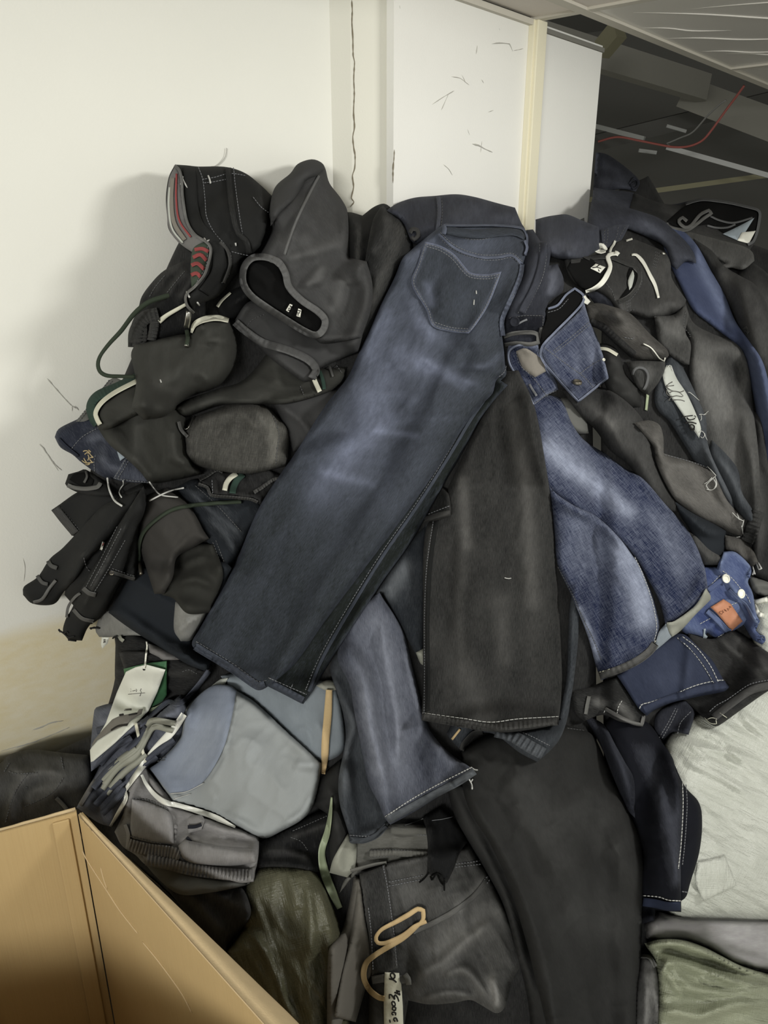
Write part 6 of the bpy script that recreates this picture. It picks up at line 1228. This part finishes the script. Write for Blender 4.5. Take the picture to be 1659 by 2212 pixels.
patch('fly_flap', P('C', '1412,690 1450,815 1490,900 1532,1030 1562,1150 1480,1216 1382,1298 1282,1190 1200,1090 1150,990 1190,935 1300,835 1390,745'), 'dist', T, thick=.014, edge=7, ang=50, edgewear=.3, puff=.006, wr=(.004, 60, 26), folds=[(P('C', '1195,985 1300,1075 1400,1150 1470,1215'), .005, 6), (P('C', '1350,960 1380,1060 1370,1140'), .006, 9)], w0=.05, wear=[(P('C', '1440,900 1480,1050'), 14, .2)])
f2 = LAST
ribbon('waistband_edge', P('C', '1200,738 1258,716 1308,655 1360,616 1412,660 1400,712 1330,790 1240,880 1165,965 1165,1040 1250,1150 1380,1292 1478,1214 1556,1150'), 5, 'dist', T, thick=.004, wear=.45, off=.004)
stitch(T, [P('C', '1240,1000 1340,925 1452,830'), P('C', '1232,990 1330,912 1445,818'), P('C', '1180,972 1300,1062 1420,1150 1472,1212'), P('C', '1392,1125 1450,1080 1530,1032'), P('C', '1200,760 1265,738 1320,680')], 'thread', .0007)
blob_disc('button', P('C', '1373,1183')[0], 9.5, 'brass', T, .005); blob_disc('rivet', P('C', '1533,1045')[0], 3, 'pearl', T, .003)

# the long black leg
T = thing('jeans', 'long washed black jeans leg with stitched hem hanging in the centre', 'jeans', P('W', '1070,1250')[0])
patch('leg', P('W', '935,1120 960,1070 1040,900 1090,800 1120,800 1155,880 1178,1000 1192,1100 1203,1250 1212,1400 1214,1490 1206,1564 1170,1572 1100,1582 1050,1578 1000,1568 911,1556 914,1400 914,1200 922,1135'), 'blackleg', T, thick=.028, edge=13, puff=.02, pe=50, ang=92, wr=(.004, 220, 40), lift=[(P('W', '912,1560 1060,1582 1206,1566'), .015, 30)],
      folds=[(P('W', '985,1080 1000,1200 985,1330 1005,1480'), .006, 16), (P('W', '1130,900 1140,1100 1150,1300 1140,1450'), .006, 20), (P('W', '1075,1000 1080,1200'), -.006, 24)], wear=[(P('W', '1000,1040 1010,1180'), 12, .3), (P('W', '1110,880 1135,1060 1150,1300'), 16, .22), (P('W', '1000,1450 1040,1530'), 30, .15), (P('W', '1080,1300 1090,1420'), 20, .2)])
b = LAST
ribbon('hem', P('W', '913,1548 1000,1563 1060,1572 1120,1566 1206,1558'), 17, 'blackleg', T, thick=.0035, wear=.16, on=b, ribs=(.003, 10)); stitch(T, [P('W', '913,1540 1000,1552 1060,1560 1120,1553 1206,1548')], 'threadw', .0007, (8, 2)); stitch(T, [P('W', '936,1125 922,1220 917,1330 917,1450 916,1540')], 'thread', .0006, (4, 2)); stitch(T, [P('W', '1090,1248 1098,1250 1104,1249')], 'threadw', .0009, None, None, 'lint', .003)
ribbon('side_seam', P('W', '944,1115 930,1220 924,1330 924,1450 924,1535'), 8, 'blackleg', T, thick=.0012, on=b, wear=-.2)

T = thing('jeans', 'small black jeans hem poking out from behind the main pair', 'jeans', P('L', '1100,200')[0])
patch('leg', P('L', '1040,236 1070,190 1110,90 1140,120 1152,188 1146,212 1100,228'), 'blackleg', T, thick=.02, edge=7, puff=.005, w0=-.1); ribbon('hem', P('L', '1045,225 1100,208 1148,198'), 12, 'blackleg', T, thick=.003, wear=.15); stitch(T, [P('L', '1058,205 1100,188 1148,170')], 'thread')
# the main pair
T = thing('jeans', 'long dark indigo jeans with a back pocket draped across the front of the heap', 'jeans', P('W', '850,950')[0])
patch('back_leg', P('W', '1020,700 1085,690 1090,762 1094,808 1082,822 1097,832 1065,868 1040,902 1017,944 985,1002 947,1066 892,1164 827,1256 730,1402 672,1498 655,1521 575,1481 600,1420 700,1240 850,1000'), 'main', T, thick=.020, edge=11, puff=.008, ang=122, w0=-.1, lift=[(P('W', '575,1481 655,1520'), .015, 40)])
b0 = LAST
patch('front_leg', P('W', '950,490 962,483 1003,487 1075,487 1126,492 1140,508 1137,545 1130,570 1126,595 1108,646 1087,690 1085,725 1089,762 1092,808 1072,822 1064,850 1030,885 1000,925 950,1005 880,1105 790,1225 700,1345 640,1430 580,1482 556,1489 500,1451 420,1401 415,1386 430,1360 500,1235 562,1092 640,975 700,880 750,816 772,769 797,718 822,660 851,602 869,559 887,541 913,519'), 'main', T, thick=.030, edge=15, puff=.026, pe=70, stiff=5, ang=122, wr=(.004, 160, 50), lift=[(P('W', '415,1388 556,1488'), .018, 40)],
      folds=[(P('W', '1010,735 1000,790 960,815'), -.014, 20), (P('W', '900,770 960,800 1040,840'), .010, 12), (P('W', '1088,760 1050,790 1000,790'), .010, 10), (P('W', '880,640 905,690 960,740'), .008, 16), (P('W', '812,860 850,850 900,870'), .006, 14), (P('W', '820,930 880,905 990,905'), .004, 8), (P('W', '760,820 800,860 810,900'), .006, 20)],
      wear=[(P('W', '1000,560 900,700 830,850 780,980'), 130, .22), (P('W', '870,760 930,800'), 26, .22), (P('W', '830,800 780,940 740,1000 690,1060'), 38, .20), (P('W', '900,780 1000,830'), 12, .25), (P('W', '845,900 800,950'), 16, .25), (P('W', '760,960 720,1020'), 22, .22), (P('W', '810,930 900,942'), 7, .25), (P('W', '790,760 830,690'), 22, .25), (P('W', '700,1020 800,1045'), 10, .2), (P('W', '910,700 930,730'), 14, .25), (P('W', '880,560 930,520'), 16, .15)])
b = LAST
patch('back_pocket', P('C', '465,337 560,362 640,412 700,482 740,522 830,532 922,516 892,600 842,720 772,830 726,886 620,876 510,842 470,742 385,590 422,470'), 'main', T, thick=.0028, edge=3, stiff=2, ang=100, edgewear=.7, wr=(.0012, 60, 30), w0=.05, wear=[(P('C', '480,600 500,700'), 10, .3)])
bp = LAST
stitch(T, [P('C', '470,352 560,378 634,424 690,492 738,536 832,546 912,532'), P('C', '474,366 556,392 626,440 682,506 734,550 832,560 905,548'), P('C', '470,350 432,472 398,588 482,738 520,832 622,864 722,872 764,822 832,714 880,598 908,534'), P('C', '524,820 622,850 720,858')], 'thread', .0008, (4.5, 1.8), bp)
stitch(T, [P('C', '770,630 772,650'), P('C', '758,685 756,715')], 'threadw', .0011, None, bp, 'lint', .001)
ribbon('waistband', P('C', '585,262 680,285 790,292 900,280 1000,275 1068,300'), 20, 'main', T, thick=.005, on=b, wear=.05, off=.001); ribbon('waistband_edge', P('C', '575,238 700,240 900,240 1040,256 1072,300 1074,350 1066,420'), 5, 'main', T, thick=.006, off=.003, wear=.35)
ribbon('yoke_seam', P('C', '545,290 600,345 680,395 800,430 900,430 985,420 1050,478'), 6, 'main', T, thick=.003, on=b, wear=.4); stitch(T, [P('C', '556,282 612,338 690,384 800,416 900,416 985,408 1046,455'), P('C', '590,272 680,312 790,325 900,305 1000,300 1062,330'), P('C', '545,300 598,358 680,408 800,444 900,446 985,434 1045,490')], 'thread', .0007, (4.5, 1.8), b)
ribbon('belt_loop', P('C', '572,238 582,260 576,292'), 10, 'main', T, thick=.007, off=.006, wear=.4); ribbon('belt_loop', P('C', '1060,330 1075,370 1064,412'), 6, 'main', T, thick=.006, off=.004, wear=.6)
ribbon('centre_seam', P('C', '1045,470 1035,540 1000,630 955,730 925,810 930,900'), 10, 'main', T, thick=.004, wear=.35, on=b, ribs=(.0015, 10)); stitch(T, [P('C', '1050,500 1028,560 990,660 945,750 928,840'), P('C', '905,1145 935,1120 950,1080')], 'thread', .0007)
stitch(T, [P('W', '1040,860 1010,905 960,990 900,1085 820,1200 740,1330 690,1420 660,1490')], 'thread', .0008, (5, 2), b0)
ribbon('inseam', P('W', '1045,865 1016,908 966,992 905,1088 826,1203 747,1332 697,1422 667,1494'), 7, 'main', T, thick=.0015, on=b0, wear=.1)
ribbon('hem', P('W', '421,1396 500,1444 556,1482 572,1478'), 17, 'main', T, thick=.004, on=b, wear=.12, ribs=(.0016, 12)); ribbon('hem', P('W', '577,1472 615,1492 655,1513'), 16, 'main', T, thick=.004, on=b0, wear=.12, ribs=(.0016, 12))
stitch(T, [P('W', '424,1386 500,1432 556,1472 575,1470')], 'thread', .0008, (6, 2)); stitch(T, [P('W', '580,1464 620,1482 662,1500'), P('W', '632,1478 626,1494')], 'thread', .0008, (6, 2))
